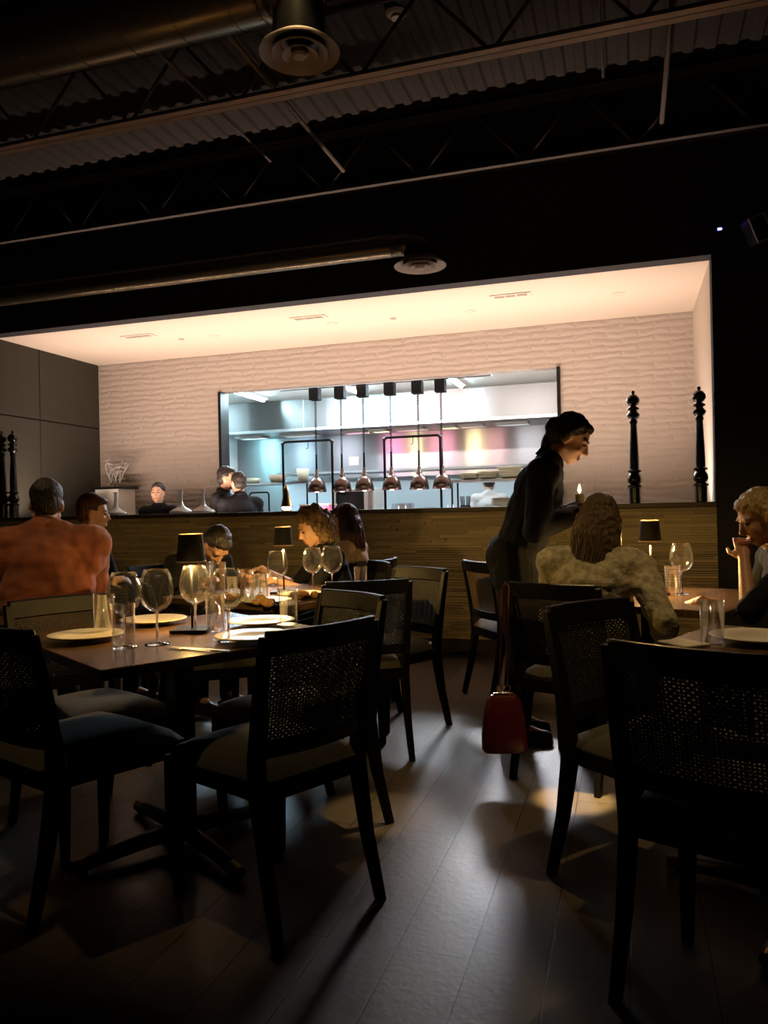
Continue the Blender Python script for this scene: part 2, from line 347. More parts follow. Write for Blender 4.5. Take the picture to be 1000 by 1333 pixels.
# unseen uplights added behind the window header to brighten the kitchen ceiling
for i, (x, col) in enumerate(((-4.0,(.7,.92,1)),(-2.7,(1,.9,.88)),(-1.4,(1,.93,.86)))):
    area('added_kitchen_uplight', (x, YB+T+.05, 2.68), 1.25, (50,34,16)[i], col, (R(180-60),0,0), .04)
M['tube_light'] = mat('tube_light', (1,1,1), .5, emit=(.55,.88,1), estr=75)
for i, px in enumerate((303,394,508,626)):
    X = onY(px,545,HY).x*1.1
    t = thing('ceiling_tube_light', ('leftmost','second','third','rightmost')[i]+' slim tube light on the kitchen ceiling in front of the hood', 'ceiling light', (X,9.15,KZ-.003), 0, 'tube lights in the kitchen')
    MB().box((0,0,-.012), (.11,1.1,.024)).build('housing', 'kitchen_white', t)
    MB().tube([(0,-.52,-.035),(0,.52,-.035)], .02, 12).build('tube', 'tube_light', t, smooth='auto')
# pass counter and back line
t = thing('pass_counter', 'stainless pass counter just behind the kitchen opening', 'counter', ((WX0+WX1)/2, 8.5, 0))
CW = WX1-WX0
MB().box((0,0,.92), (CW+.4,.56,.04)).build('counter_top', 'steel', t, bevel=.004)
MB().box((0,.02,.45), (CW+.36,.46,.9)).build('cabinet', 'kitchen_white', t)
t = thing('cooking_line', 'row of pale stainless cookers along the back of the kitchen', 'cooker', ((WX0+WX1)/2+.6, 10.6, 0))
MB().box((0,0,.5), (6.0,.8,1.0)).build('body', 'kitchen_tile', t)
MB().box((0,.3,1.35), (6.0,.1,.7)).build('splash_panel', 'kitchen_tile', t)
MB().box((0,.15,1.78), (6.0,.42,.03)).build('shelf', 'steel', t)
for k in range(7): MB().tube([(-2.6+k*.85,-.42,.8),(-2.2+k*.85,-.42,.8)], .012).build('handle', 'black_metal', t)
def coven(c, label, w=.5):
    t = thing('countertop_oven', label, 'oven', c)
    MB().box((0,0,.15), (w,.4,.3)).build('body', 'kitchen_white', t, bevel=.008)
    d_ = MB().box((-.05,-.205,.15), (w-.16,.015,.22)).build('door', 'gloss_black', t)
    MB().tube([(-w/2+.1,-.235,.27),(w/2-.2,-.235,.27)], .008).build('handle', 'steel', d_)
    MB().box((w/2-.05,-.205,.15), (.05,.012,.22)).build('control_panel', 'steel', t)
c = onY(470,648,8.95); 
# shelving units
def shelf_unit(x0, x1, y, zs, label):
    t = thing('shelf_rack', label, 'shelving', ((x0+x1)/2, y, 0)); w = x1-x0
    for z in zs: MB().box((0,0,z), (w,.36,.025)).build('shelf', 'steel', t)
    for a in (-1,1):
        for b in (-1,1): MB().tube([(a*(w/2-.02),b*.16,.0),(a*(w/2-.02),b*.16,zs[-1]+.0)], .012).build('post', 'black_metal', t)
ys = 9.1
a = onY(590,625,ys); b = onY(705,625,ys); ZS1 = a.z-.02
ZS0 = onY(640,660,ys).z
shelf_unit(a.x, b.x, ys, (ZS0-.02, ZS1), 'steel kitchen rack carrying plate stacks behind the standing waitress')
a2 = onY(302,630,ys); b2 = onY(408,628,ys); ZS2 = a2.z-.02
shelf_unit(a2.x, b2.x, ys, (ZS0-.02, ZS2), 'steel kitchen rack at the left of the kitchen opening')
shelf_unit(onY(425,660,ys).x, onY(512,660,ys).x, ys, (ZS0-.05,), 'low steel kitchen rack under the pale oven')
coven((onY(468,650,ys).x, ys, ZS0-.035), 'pale box oven with dark door seen through the kitchen opening', .52)
plate_prof = [(0.0001,.004),(.06,.004),(.08,.010),(.128,.020),(.13,.022),(.125,.024),(.08,.014),(.06,.009),(.0001,.009)]
def plate_mesh(sc=1.0):
    return MB().lathe([(r*sc, z*sc) for r, z in plate_prof], seg=32)
pm = plate_mesh().build('tmp', 'china', smooth=True).data
bpy.data.objects.remove(bpy.data.objects['tmp'])
def plate_at(x, y, z, label, group, sc=1.0, name='plate'):
    o = bpy.data.objects.new(name, pm); C.objects.link(o); o.location = (x,y,z); o.scale = (sc,sc,sc)
    return tag(o, label, 'plate', group)
def stack(px, y, z, n, where, g, sc=1.0, dz=.014):
    x = onY(px, 640, y).x
    for k in range(n):
        rank = 'bottom' if k == 0 else 'top' if k == n-1 else '%s up' % ('second','third','fourth','fifth','sixth','seventh','eighth')[k-1]
        plate_at(x + random.uniform(-.004,.004), y + random.uniform(-.004,.004), z+k*dz, ('white plate, %s in %s' % (rank, where)), g, sc)
stack(612, ys, ZS1+.0135, 5, 'low left stack on the kitchen rack', 'plates in the left stack on the upper rack shelf')
stack(636, ys-.02, ZS1+.0135, 6, 'middle stack on the kitchen rack', 'plates in the middle stack on the upper rack shelf')
stack(664, ys, ZS1+.0135, 9, 'tallest stack on the kitchen rack', 'plates in the tall stack on the upper rack shelf', 1.15)
stack(692, ys, ZS1+.0135, 5, 'stack on kitchen rack nearest the waitress', 'plates in the right stack on the upper rack shelf')
stack(655, ys, ZS0-.005, 7, 'lower shelf stack beside the cook', 'plates in the stack on the lower rack shelf', 1.1)
# bowls / pans / tubs
M['tan'] = mat('tan_ceramic', (.5,.36,.25), .5); M['pinkish'] = mat('pink_and_lit_plastic', (.75,.22,.42), .4)  # pink light on the food tubs is put into their plastic colour
def bowl(px, y, z, r, h, m, label, name='bowl', cat='bowl', g=None):
    o = MB().lathe([(.0001,.0),(r*.7,.0),(r,h),(r*.96,h),(r*.66,.008),(.0001,.008)], seg=24).build(name, m, smooth=True)
    o.location = (onY(px,640,y).x, y, z); tag(o, label, cat, g)
bowl(395, ys, ZS2+.0135, .085, .17, 'china', 'white ceramic crock at the end of the left kitchen rack', 'crock', 'crock')
bowl(362, ys-.02, ZS2+.0135, .12, .10, 'tan', 'wide tan bowl beside the white crock on the left rack')
bowl(330, ys, ZS2+.0135, .10, .07, 'china', 'low white bowl at the left end of the left kitchen rack')
for i, px in enumerate((404,424)):
    y = 8.55
    t = thing('food_tub', ('left','right')[i]+' pink lit food tub under the heat lamps', 'tub', (onY(px,650,y).x, y, .942), 0, 'pink lit food tubs on the pass')
    MB().loft([[(-.07,-.1,0),(.07,-.1,0),(.07,.1,0),(-.07,.1,0)],[(-.09,-.12,.34),(.09,-.12,.34),(.09,.12,.34),(-.09,.12,.34)]]).build('body', 'pinkish', t)
    MB().box((0,0,.345), (.19,.25,.014)).build('lid', 'china', t)
t = thing('utensil_canister', 'dark canister full of utensils left of the cook', 'canister', (onY(606,650,8.6).x, 8.6, .942))
MB().lathe([(.0001,0),(.055,0),(.06,.30),(.055,.30),(.05,.01),(.0001,.01)]).build('body', 'black_metal', t, smooth='auto')
for k in range(6):
    a = k*1.05; MB().tube([(.01*math.cos(a),.01*math.sin(a),.02),(.055*math.cos(a),.055*math.sin(a),.40)], .006).build('utensil', 'black_metal', t)
paper = MB().box((0,0,0), (.16,.004,.13)).build('order_note', 'kitchen_white'); c = onY(461,600,KY-.01); paper.location = c
tag(paper, 'small white note stuck on the steel kitchen wall', 'note')
for i, (px, r, h, m) in enumerate(((524,.16,.30,'steel'),(556,.13,.24,'steel'),(482,.14,.22,'black_metal'))):
    x = onY(px,640,10.5).x
    t = thing('stock_pot', ('tall steel stock pot on the cookers','shorter steel stock pot on the cookers right of the tall one','dark stock pot on the cookers behind the pale oven')[i], 'pot', (x,10.5,1.001))
    MB().lathe([(.0001,0),(r,0),(r,h),(r*.96,h),(r*.95,.01),(.0001,.01)], seg=28).build('body', m, t, smooth='auto')
    for q in (-1,1): MB().tube([(q*r,-.04,h*.75),(q*(r+.04),-.03,h*.77),(q*(r+.04),.03,h*.77),(q*r,.04,h*.75)], .008).build('handle', m, t, smooth=True)
M['amber'] = mat('amber_plastic', (.6,.25,.08), .3)
for i, (px, m) in enumerate(((519,'kitchen_white'),(528,'amber'),(590,'pinkish'),(583,'kitchen_white'))):
    t = thing('squeeze_bottle', ('white squeeze bottle on the pass, left of the amber one','amber squeeze bottle on the pass inside the right pipe frame','pink squeeze bottle on the pass just left of the utensil canister','white squeeze bottle on the pass near the right pipe frame leg')[i], 'bottle', (onY(px,650,8.55).x,8.55,.942))
    MB().lathe([(.0001,0),(.034,0),(.036,.19),(.03,.22),(.018,.23)], seg=20).build('body', m, t, smooth='auto')
    MB().lathe([(.02,.225),(.02,.245),(.009,.26),(.004,.31),(.0001,.312)], seg=14).build('nozzle_cap', 'kitchen_white', t, smooth='auto')
# heat lamps hanging in the opening
RY = 8.32
ra = onY(365,505,RY); rb = onY(640,485,RY)
rail = MB().tube([(ra.x,RY,2.635),(rb.x,RY,2.635)], .012).build('track_rail', 'black_metal'); tag(rail, 'thin dark track rail above the six heat lamps', 'rail')
for k in range(4):
    pass
M['heat_bulb'] = mat('heat_bulb', (1,.8,.7), .4, emit=(1,.62,.55), estr=14)
M['bronze'] = mat('bronze_shade', (.10,.065,.055), .25, .8)
t0 = None; xs_ = [411,444,472,508,544,573]; bx = [413,446,476,511,547,578]
ord_ = ['leftmost','second from left','third from left','fourth from left','fifth from left','rightmost']
for i, px in enumerate(xs_):
    X = onY((px+bx[i])/2, 600, RY).x
    lab = 'bell shaped heat lamp on coiled cord, %s of six over the pass' % ord_[i]
    if t0 is None:
        t0 = t = thing('heat_lamp', lab, 'heat lamp', (X,RY,1.43), 0, 'heat lamps over the pass')
        MB().box((0,0,1.13), (.115,.115,.14)).tube([(0,0,1.19),(0,0,1.21)], .012).build('ballast_box', 'matt_black', t, bevel=.004)
        co = MB().tube([(.012*math.cos(k*1.2), .012*math.sin(k*1.2), 1.07-k*.0046) for k in range(140)], .0045, 5, cap=False)
        co.tube([(.0,0,.43),(0,0,.24)], .013, 8).build('coiled_cord', 'matt_black', t, smooth=True)
        MB().lathe([(.013,.26),(.02,.25),(.02,.20),(.035,.19),(.03,.165),(.055,.155),(.085,.12),(.10,.07),(.112,.0),(.104,0),(.095,.07),(.08,.11),(.05,.14),(.0001,.145)], seg=28).build('shade', 'bronze', t, smooth=True)
        MB().ball((0,0,.045), (.05,.05,.05)).build('bulb', 'heat_bulb', t, smooth=True)
        Lp = bpy.data.lights.new('heat_lamp_light', 'SPOT'); Lp.energy = 12; Lp.spot_size = R(120); Lp.shadow_soft_size = .05; Lp.color = (1,.55,.5)
        lo = bpy.data.objects.new('heat_lamp_light', Lp); C.objects.link(lo); lo.parent = t; lo.location = (0,0,-.02)
    else:
        dup(t0, lab, (X,RY,1.43 + random.uniform(-.006,.006)), 0)
# black pipe frames on the pass
for i, (xa, xb, yt) in enumerate(((368,432,574),(500,573,568),(325,350,641))):
    y = 8.28 if i < 2 else 8.36
    A = onY(xa,yt,y); B = onY(xb,yt,y); zt = (A.z+B.z)/2; r = .014 if i < 2 else .01
    t = thing('pipe_frame', ('tall black pipe frame on the pass, left one','tall black pipe frame on the pass, right one in front of steel wall','low black pipe frame on the pass behind two seated people')[i], 'pipe frame', (A.x,y,.94), 0, 'black pipe frames on the pass' if i < 2 else None)
    ww = B.x-A.x; hh = zt-.94
    MB().tube([(0,0,0),(0,0,hh-.03),(.01,0,hh-.01),(.03,0,hh),(ww-.03,0,hh),(ww-.01,0,hh-.01),(ww,0,hh-.03),(ww,0,0)], r, 10).build('pipe', 'matt_black', t, smooth=True)
    for q in (0, ww): MB().tube([(q,0,0),(q,0,.02)], r*2.2, 12).build('foot', 'black_metal', t)
    if i < 2:
        MB().tube([(ww*.52,0,hh-r),(ww*.52,0,hh-.07),(ww*.5,0,hh-.09),(ww*.48,0,hh-.08)], .005).build('hook', 'black_metal', t)
        for q in (.0, ww): MB().ball((q,0,hh-.02), r*1.6).build('elbow', 'black_metal', t, smooth=True)
# small glowing cone lamp on the half wall
c = onY(373,655,YF+.12)
t = thing('cone_lamp', 'small brass cone lamp glowing on top of the stone half wall', 'lamp', (c.x,YF+.12,WT+.036))
MB().lathe([(.012,.23),(.014,.235),(.02,.19),(.05,.05),(.055,.04),(.052,.04),(.015,.18)], seg=24).build('shade', 'brass', t, smooth=True)
M['cone_glow'] = mat('cone_glow', (1,.8,.5), .5, emit=(1,.66,.28), estr=30)
MB().ball((0,0,.035), (.042,.042,.03)).build('bulb', 'cone_glow', t, smooth=True)
MB().lathe([(.0001,0),(.05,0),(.05,.008),(.0001,.008)]).build('base', 'brass', t, smooth='auto')
def plight(parent, loc, e, col=(1,.66,.30), r=.02, name='lamp_light'):
    L = bpy.data.lights.new(name, 'POINT'); L.energy = e; L.color = col; L.shadow_soft_size = r
    o = bpy.data.objects.new(name, L); C.objects.link(o); o.parent = parent; o.location = loc; return o
plight(t, (0,0,.09), 3.5)
# turned posts on the half wall
post_prof = [(.0001,.89),(.012,.885),(.014,.87),(.008,.86),(.03,.85),(.048,.825),(.05,.80),(.035,.775),(.02,.765),(.045,.75),(.045,.74),(.026,.73),(.04,.71),(.052,.695),(.04,.675),(.026,.66),(.032,.64),(.024,.62),(.03,.5),(.036,.34),(.036,.27),(.052,.26),(.052,.25),(.034,.24),(.05,.215),(.056,.19),(.05,.165),(.034,.15),(.056,.14),(.056,.128),(.046,.12),(.044,.0),(.0001,0)]
tp = None
for i, (px, yy_) in enumerate(((826,YF+.12),(912,YF+.12),(17,YF+.12),(3,YF+.1))):
    c = onY(px, 600, yy_); X = max(c.x, XL+.07)
    lab = ('turned black wooden post on the half wall, left of the right-hand pair','turned black wooden post on the half wall, nearest the right corner','turned black wooden post at far left, the right one of that pair','turned black wooden post touching the left picture edge')[i]
    if tp is None:
        tp = thing('turned_post', lab, 'post', (X,yy_,WT+.035), 0, 'turned posts on the half wall')
        MB().lathe([p for p in post_prof if p[1] > .64], seg=20).build('finial', 'gloss_black', tp, smooth=True)
        MB().lathe([p for p in post_prof if .27 <= p[1] <= .66], seg=20).build('shaft', 'gloss_black', tp, smooth=True)
        MB().lathe([p for p in post_prof if p[1] <= .27], seg=20).build('base', 'gloss_black', tp, smooth='auto')
    else: dup(tp, lab, (X,yy_,WT+.035), 0)
# decanters on the wall cap
dec = None
for i, px in enumerate((151,236,265)):
    c = onY(px, 668, YF+.16)
    lab = ('wide glass decanter on the half wall, the left one near the white plinth','wide glass decanter on the half wall beside the man with the pale face','wide glass decanter on the half wall nearest the seated couple')[i]
    if dec is None:
        dec = thing('decanter', lab, 'decanter', (c.x,YF+.16,WT+.036), 0, 'decanters on the half wall')
        MB().lathe([(.0001,.002),(.10,.002),(.115,.012),(.10,.03),(.05,.055),(.025,.08),(.016,.12),(.015,.2),(.024,.225)], seg=28).build('glass_body', M.setdefault('decanter_glass', mat('decanter_glass', (.8,.8,.8), .08, emit=None)), dec, smooth=True)
    else: dup(dec, lab, (c.x,YF+.16,WT+.036), .4*i)
dgm = M['decanter_glass']; b_ = dgm.node_tree.nodes['Principled BSDF']; b_.inputs['Transmission Weight'].default_value = .35; b_.inputs['Alpha'].default_value = .75
# plinth with tray of curly glass ornaments
c = onY(150,634,7.8)
t = thing('plinth', 'white square plinth in the back left corner of the niche', 'plinth', (c.x,7.8,0))
MB().box((0,0,(c.z-.03)/2), (.32,.32,c.z-.03)).build('body', 'kitchen_white', t, bevel=.004)
t = thing('glass_sculpture', 'curly clear glass branches on a black tray on the white plinth', 'ornament', (c.x,7.8,c.z-.03))
MB().box((0,0,.015), (.42,.34,.03)).build('tray', 'gloss_black', t, bevel=.004)
for k in range(12):
    a = k*.7; r = .12+.04*(k % 3); hh = .18+.05*(k % 4)
    MB().tube([((.04+r*q*.9)*math.cos(a+q*2.5*(1 if k%2 else -1)), .6*(.04+r*q*.9)*math.sin(a+q*2), .03+hh*math.sin(q*PI*.62)) for q in [j/9 for j in range(10)]], .006, 6).build('branch', dgm, t, smooth=True)
# ---------------------------------------------------------------- OVERHEAD
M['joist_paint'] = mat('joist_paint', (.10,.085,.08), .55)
M['chord_lit'] = mat('chord_lit', (.72,.56,.50), .5)  # niche light on the nearest bottom chord, put into its pink colour
M['pipe_paint'] = mat('pipe_paint', (.22,.18,.16), .5)
M['duct_metal'] = mat('duct_metal', (.26,.21,.14), .27, .85, bump=.15, bscale=5)
tj = None
def joist(Y, label, x0=XL, x1=3.9, cm='chord_lit'):
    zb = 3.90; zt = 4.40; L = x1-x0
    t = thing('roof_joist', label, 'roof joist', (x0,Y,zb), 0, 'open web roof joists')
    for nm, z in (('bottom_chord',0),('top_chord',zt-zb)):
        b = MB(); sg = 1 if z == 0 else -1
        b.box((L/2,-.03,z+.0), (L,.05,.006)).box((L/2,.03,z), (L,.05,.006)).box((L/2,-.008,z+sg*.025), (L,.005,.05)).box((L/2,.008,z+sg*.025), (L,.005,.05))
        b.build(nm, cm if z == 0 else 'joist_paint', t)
    n = int(L/.42); p = L/n
    for k in range(n):
        za, zb_ = (0.01, zt-zb-.01) if k % 2 else (zt-zb-.01, .01)
        MB().tube([(k*p,0,za),((k+1)*p,0,zb_)], .013, 8).build('web_bar', 'joist_paint', t, smooth=True)
    return t
def ys_of(py, z, px=500): return onz(px, py, z).y
JY = ys_of(97, 3.9); J2 = ys_of(241, 3.9)
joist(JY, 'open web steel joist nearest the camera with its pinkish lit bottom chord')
joist(min(J2, YF-.12), 'open web steel joist further back, just in front of the dark soffit', cm='joist_paint')
# bridging conduits running towards the back wall
for i, (a, b, r) in enumerate((((295,22),(437,224),.016),((205,45),(338,212),.010),((872,28),(862,172),.018),((781,0),(785,100),.010))):
    zc = 4.02; A = onz(*a, zc); B = onz(*b, zc); X = (A.x+B.x)/2
    t = MB().tube([(0,min(A.y,B.y)-.3,zc),(0,max(A.y,B.y),zc)], r, 8).build('conduit', 'pipe_paint', smooth=True); t.location = (X,0,0)
    tag(t, ('straight steel pipe crossing the joist below the round ceiling diffuser','thin steel pipe crossing the joist left of the round diffuser','steel pipe overhead at the far right end of the lit joist chord','thin dark pipe overhead left of the far right pipe')[i], 'pipe', 'pipes crossing the joists')
# big spiral duct + its drop
c1 = onz(390,68,3.52)
t = thing('air_duct', 'large dark round spiral duct at the top left of the ceiling', 'duct', (0,c1.y,3.93))
A = XL+.02
b = MB().tube([(A,0,0),(c1.x-.2,0,0)], .2, 28); b.build('duct_run', 'duct_metal', t, smooth='auto')
k = A+.1
while k < c1.x-.25: MB().tube([(k,0,0),(k+.012,0,0)], .205, 28).build('seam_ring', 'duct_metal', t, smooth='auto'); k += .32
MB().tube([(c1.x-.2,0,0),(c1.x-.08,0,-.01),(c1.x,0,-.07),(c1.x,0,-.2)], [.2,.2,.18,.13], 24).build('elbow', 'duct_metal', t, smooth=True)
MB().tube([(c1.x,0,-.18),(c1.x,0,-.38)], .135, 24).build('drop', 'gloss_black', t, smooth='auto')
M['diffuser'] = mat('diffuser_paint', (.36,.30,.27), .5)
def diffuser(c, R_, label):
    t = thing('ceiling_diffuser', label, 'air diffuser', (c.x,c.y,c.z), 0, 'round air diffusers')
    MB().lathe([(R_*.62,.05),(R_*.66,.03),(R_*.98,.0),(R_,-.004),(R_,.004),(R_*.7,.05)], seg=40).build('outer_ring', 'diffuser', t, smooth='auto')
    MB().lathe([(R_*.42,.04),(R_*.46,.018),(R_*.70,-.012),(R_*.72,-.008),(R_*.5,.03)], seg=36).build('middle_ring', 'diffuser', t, smooth='auto')
    MB().lathe([(R_*.2,.03),(R_*.22,.01),(R_*.44,-.020),(R_*.46,-.016),(R_*.26,.02)], seg=32).build('inner_ring', 'diffuser', t, smooth='auto')
    MB().lathe([(.0001,-.024),(R_*.15,-.024),(R_*.2,-.012),(R_*.1,.02)], seg=24).build('centre_cone', 'diffuser', t, smooth='auto')
    MB().lathe([(R_*.64,.045),(R_*.6,.12),(R_*.1,.12)], seg=32).build('throat', 'gloss_black', t, smooth='auto')
diffuser(c1, .205, 'round concentric ring air diffuser hanging under the large duct')
c2 = onz(547,346,3.06)
diffuser(c2, .20, 'round concentric ring air diffuser just in front of the bright niche')
zc2 = 3.24
t = thing('air_duct', 'slimmer round duct along the soffit with a warm lit underside', 'duct', (0,c2.y,zc2))
MB().tube([(XL+.02,0,.0),(c2.x-.22,0,.0)], .085, 24).build('duct_run', 'duct_metal', t, smooth='auto')
MB().tube([(c2.x-.22,0,0),(c2.x-.1,0,-.005),(c2.x-.02,0,-.03),(c2.x,0,-.09)], [.085,.085,.085,.09], 20).build('elbow', 'duct_metal', t, smooth=True)
# smoke detector
c = onz(516,14,ZC)
t = thing('smoke_detector', 'small round pale smoke detector on the roof deck', 'smoke detector', (c.x,c.y,ZC))
MB().lathe([(.07,0),(.07,-.015),(.055,-.03),(.0001,-.032)], seg=24).build('base', 'diffuser', t, smooth='auto')
MB().lathe([(.035,-.03),(.035,-.05),(.0001,-.055)], seg=20).build('sensor', 'china', t, smooth='auto')
# speaker + blue led on the dark wall
c = onY(985,301,YF-.1)
t = thing('wall_speaker', 'small tilted grey framed box high on the dark right wall', 'wall box', (c.x,YF-.12,c.z), R(20))
rot = Matrix.Rotation(R(-22),3,'Y')
MB().box((0,0,0), (.13,.12,.19), rot).build('housing', 'black_metal', t, bevel=.01)
b = MB()
for s_ in ((-.06,0,.012,.19),(.06,0,.012,.19),(0,.09,.13,.012),(0,-.09,.13,.012)): b.box(rot @ Vector((s_[0],-.062,s_[1])), (s_[2],.01,s_[3]), rot)
b.build('frame', 'diffuser', t)
MB().tube([(0,.05,0),(0,.11,0)], .02).build('bracket', 'black_metal', t)
c = onY(937,299,YF-.02)
M['blue_led'] = mat('blue_led', (.1,.1,1), .3, emit=(.12,.12,1), estr=25)
t = thing('camera_device', 'tiny device with glowing blue light high on the dark wall', 'device', (c.x,YF-.02,c.z))
MB().box((0,0,0), (.06,.035,.04)).build('housing', 'black_metal', t, bevel=.005)
MB().box((0,-.02,0), (.028,.006,.014)).build('indicator_light', 'blue_led', t)
# ---------------------------------------------------------------- CHAIRS
def chair(label, loc, rz, group, pin=None):
    t = thing('dining_chair', label, 'chair', loc, rz, group)
    # local +Y is the front; rear feet at y=-.27
    for sx in (-1,1):
        MB().bar([(sx*.195,-.285,0),(sx*.19,-.235,.2),(sx*.19,-.20,.40),(sx*.195,-.205,.50),(sx*.2,-.235,.68),(sx*.203,-.268,.845)],
                 [(.026,.03),(.032,.038),(.036,.05),(.036,.046),(.034,.036),(.03,.028)]).build('rear_leg', 'black_wood', t, bevel=.004)
        MB().bar([(sx*.20,.205,0),(sx*.205,.215,.38)], [(.026,.026),(.042,.042)]).build('front_leg', 'black_wood', t, bevel=.004)
    MB().loft([[(-.185,-.22,.375),(.185,-.22,.375),(.225,.235,.375),(-.225,.235,.375)],[(-.185,-.22,.43),(.185,-.22,.43),(.225,.235,.43),(-.225,.235,.43)]]).build('seat_frame', 'black_wood', t, bevel=.004)
    # domed cushion
    b = MB(); n = 14; top = []; 
    def W(v): return .19+(.235-.19)*(v+1)/2
    for j in range(n+1):
        row = []
        for i in range(n+1):
            u = -1+2*i/n; v = -1+2*j/n; e = max(abs(u), abs(v))
            z = .432+.055*(1-e**6)+.018*(1-u*u)*(1-v*v)
            row.append(b.bm.verts.new((u*W(v)*(1.0-.02*e**8), .008+v*.228, z)))
        top.append(row)
    for j in range(n):
        for i in range(n): b.bm.faces.new((top[j][i], top[j][i+1], top[j+1][i+1], top[j+1][i]))
    rim = [top[0][i] for i in range(n+1)]+[top[j][n] for j in range(1,n+1)]+[top[n][i] for i in range(n-1,-1,-1)]+[top[j][0] for j in range(n-1,0,-1)]
    low = [b.bm.verts.new((v.co.x, v.co.y, .43)) for v in rim]
    for i in range(len(rim)):
        j = (i+1) % len(rim); b.bm.faces.new((rim[i], low[i], low[j], rim[j]))
    b.bm.faces.new(low)
    b.build('seat', 'seat', t, smooth='auto')
    def curve(x, z):                     # backrest surface
        k = max(0, (z-.5)/.345); return -.205-.063*k**1.2 - .032*(1-(x/.2)**2)
    def rail(z0, z1, th):
        rings = []
        for i in range(13):
            x = -.2+.4*i/12; y0 = curve(x, z0); y1 = curve(x, z1)
            rings.append([(x,y0-th/2,z0),(x,y0+th/2,z0),(x,y1+th/2,z1),(x,y1-th/2,z1)])
        return MB().loft(rings)
    rail(.79,.86,.026).build('top_rail', 'black_wood', t, bevel=.005, smooth='auto')
    rail(.50,.55,.022).build('bottom_rail', 'black_wood', t, bevel=.004, smooth='auto')
    t['cane_at'] = 1
    b = MB(); th = .0022
    zs = [.55+.24*k/28 for k in range(29)]; 
    def strand(p, q, n, w, off):
        rings = []
        for k in range(n+1):
            f = k/n; x = p[0]+(q[0]-p[0])*f; z = p[1]+(q[1]-p[1])*f; y = curve(x, z)+off
            dx, dz = (q[0]-p[0]), (q[1]-p[1]); L = math.hypot(dx, dz); nx, nz = -dz/L*w/2, dx/L*w/2
            rings.append([(x+nx,y-th/2,z+nz),(x-nx,y-th/2,z-nz),(x-nx,y+th/2,z-nz),(x+nx,y+th/2,z+nz)])
        b.loft(rings)
    for z in zs: strand((-.185,z),(.185,z), 8, .0035, 0)
    k = -.18
    while k <= .181: strand((k,.545),(k,.795), 3, .0035, .0012); k += .0103
    for sg in (1,-1):
        k = -.185-.25
        while k < .185:
            x0, z0, x1, z1 = k, .547, k+.246, .793
            if x0 < -.185: z0 += -.185-x0; x0 = -.185
            if x1 > .185: z1 -= x1-.185; x1 = .185
            if x1-x0 > .01: strand((x0*sg,z0),(x1*sg,z1), 4, .0026, -.0014)
            k += .0165
    b.build('cane_panel', 'cane', t)
    del t['cane_at']
    return t
CH = []
def put_chair(label, mid, fdir, group):
    f = Vector(fdir).normalized(); x, s = mid[0]-.022+f.x*.275, mid[1]+f.y*.275
    p = at(x, s); rz = face(*f)
    if not CH: CH.append(chair(label, (p.x,p.y,0), rz, group)); return CH[0]
    return dup(CH[0], label, (p.x,p.y,0), rz, group)
g1 = 'chairs around the nearest left table'; g2 = 'chairs around the second left table'; g3 = 'chairs on the right side'
put_chair('black cane back chair in the left foreground, cut off by the left picture edge', (-1.15,2.32), (.6,.8), g1)
put_chair('black cane back chair nearest the middle, back to us before the set table', (-.156,2.22), (-.72,.70), g1)
put_chair('black chair behind the front middle chair, tucked under the set table', (-.11,3.08), (-.78,-.62), g1)
put_chair('black cane back chair on the far side of the set table behind the tumblers', (-1.30,3.14), (.72,-.70), g1)
put_chair('black chair with its back to us at the second table, near the aisle', (-.06,3.62), (-.25,.97), g2)
put_chair('black chair with grey green back panel standing by the aisle before the half wall', (.22,4.40), (-.75,-.66), g2)
put_chair('dark chair back half hidden behind the dark table lamp of the set table', (-1.18,3.85), (.85,.35), g2)
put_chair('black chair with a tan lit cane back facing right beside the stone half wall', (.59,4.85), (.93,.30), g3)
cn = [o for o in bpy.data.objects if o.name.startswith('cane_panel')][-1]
cn.data = cn.data.copy(); cn.data.materials[0] = M['cane_lit']
put_chair('black ladder lit cane chair angled towards us on the right of the aisle', (.70,2.60), (.58,-.81), g3)
put_chair('black chair filling the right foreground, its broad back turned to us', (.70,1.72), (.65,.75), g3)
put_chair('black chair of the woman in cream jacket, red handbag hanging from it', (.72,3.28), (.62,.78), g3)
for lb, (x, s), f, g in (('dark chair of the curly haired woman at the second table',(-.27,4.93),(-.85,-.30),g2),('dark chair of the woman with long dark red hair',(-.22,5.38),(-.8,.25),g2),
        ('dark chair of the man leaning over the second table',(-1.34,4.98),(.72,-.62),g2),('dark chair of the blonde woman at the right edge',(1.83,3.27),(-.92,.15),g3),('dark chair of the diner with reddish hair at far left',(-2.0,5.1),(.75,-.1),g2)):
    F_ = Vector(f).normalized(); put_chair(lb, (x-.25*F_.x+.022, s-.25*F_.y), f, g)
p = at(-1.74,3.97); t = thing('stool', 'backless dark stool under the man in the rust shirt', 'stool', (p.x,p.y,0), .3)
MB().lathe([(.0001,.42),(.17,.42),(.185,.44),(.17,.47),(.0001,.475)], seg=28).build('seat', 'seat', t, smooth='auto')
for k in range(4): a = k*PI/2; MB().tube([(.19*math.cos(a),.19*math.sin(a),0),(.13*math.cos(a),.13*math.sin(a),.43)], [.014,.018], 10).build('leg', 'black_wood', t, smooth=True)
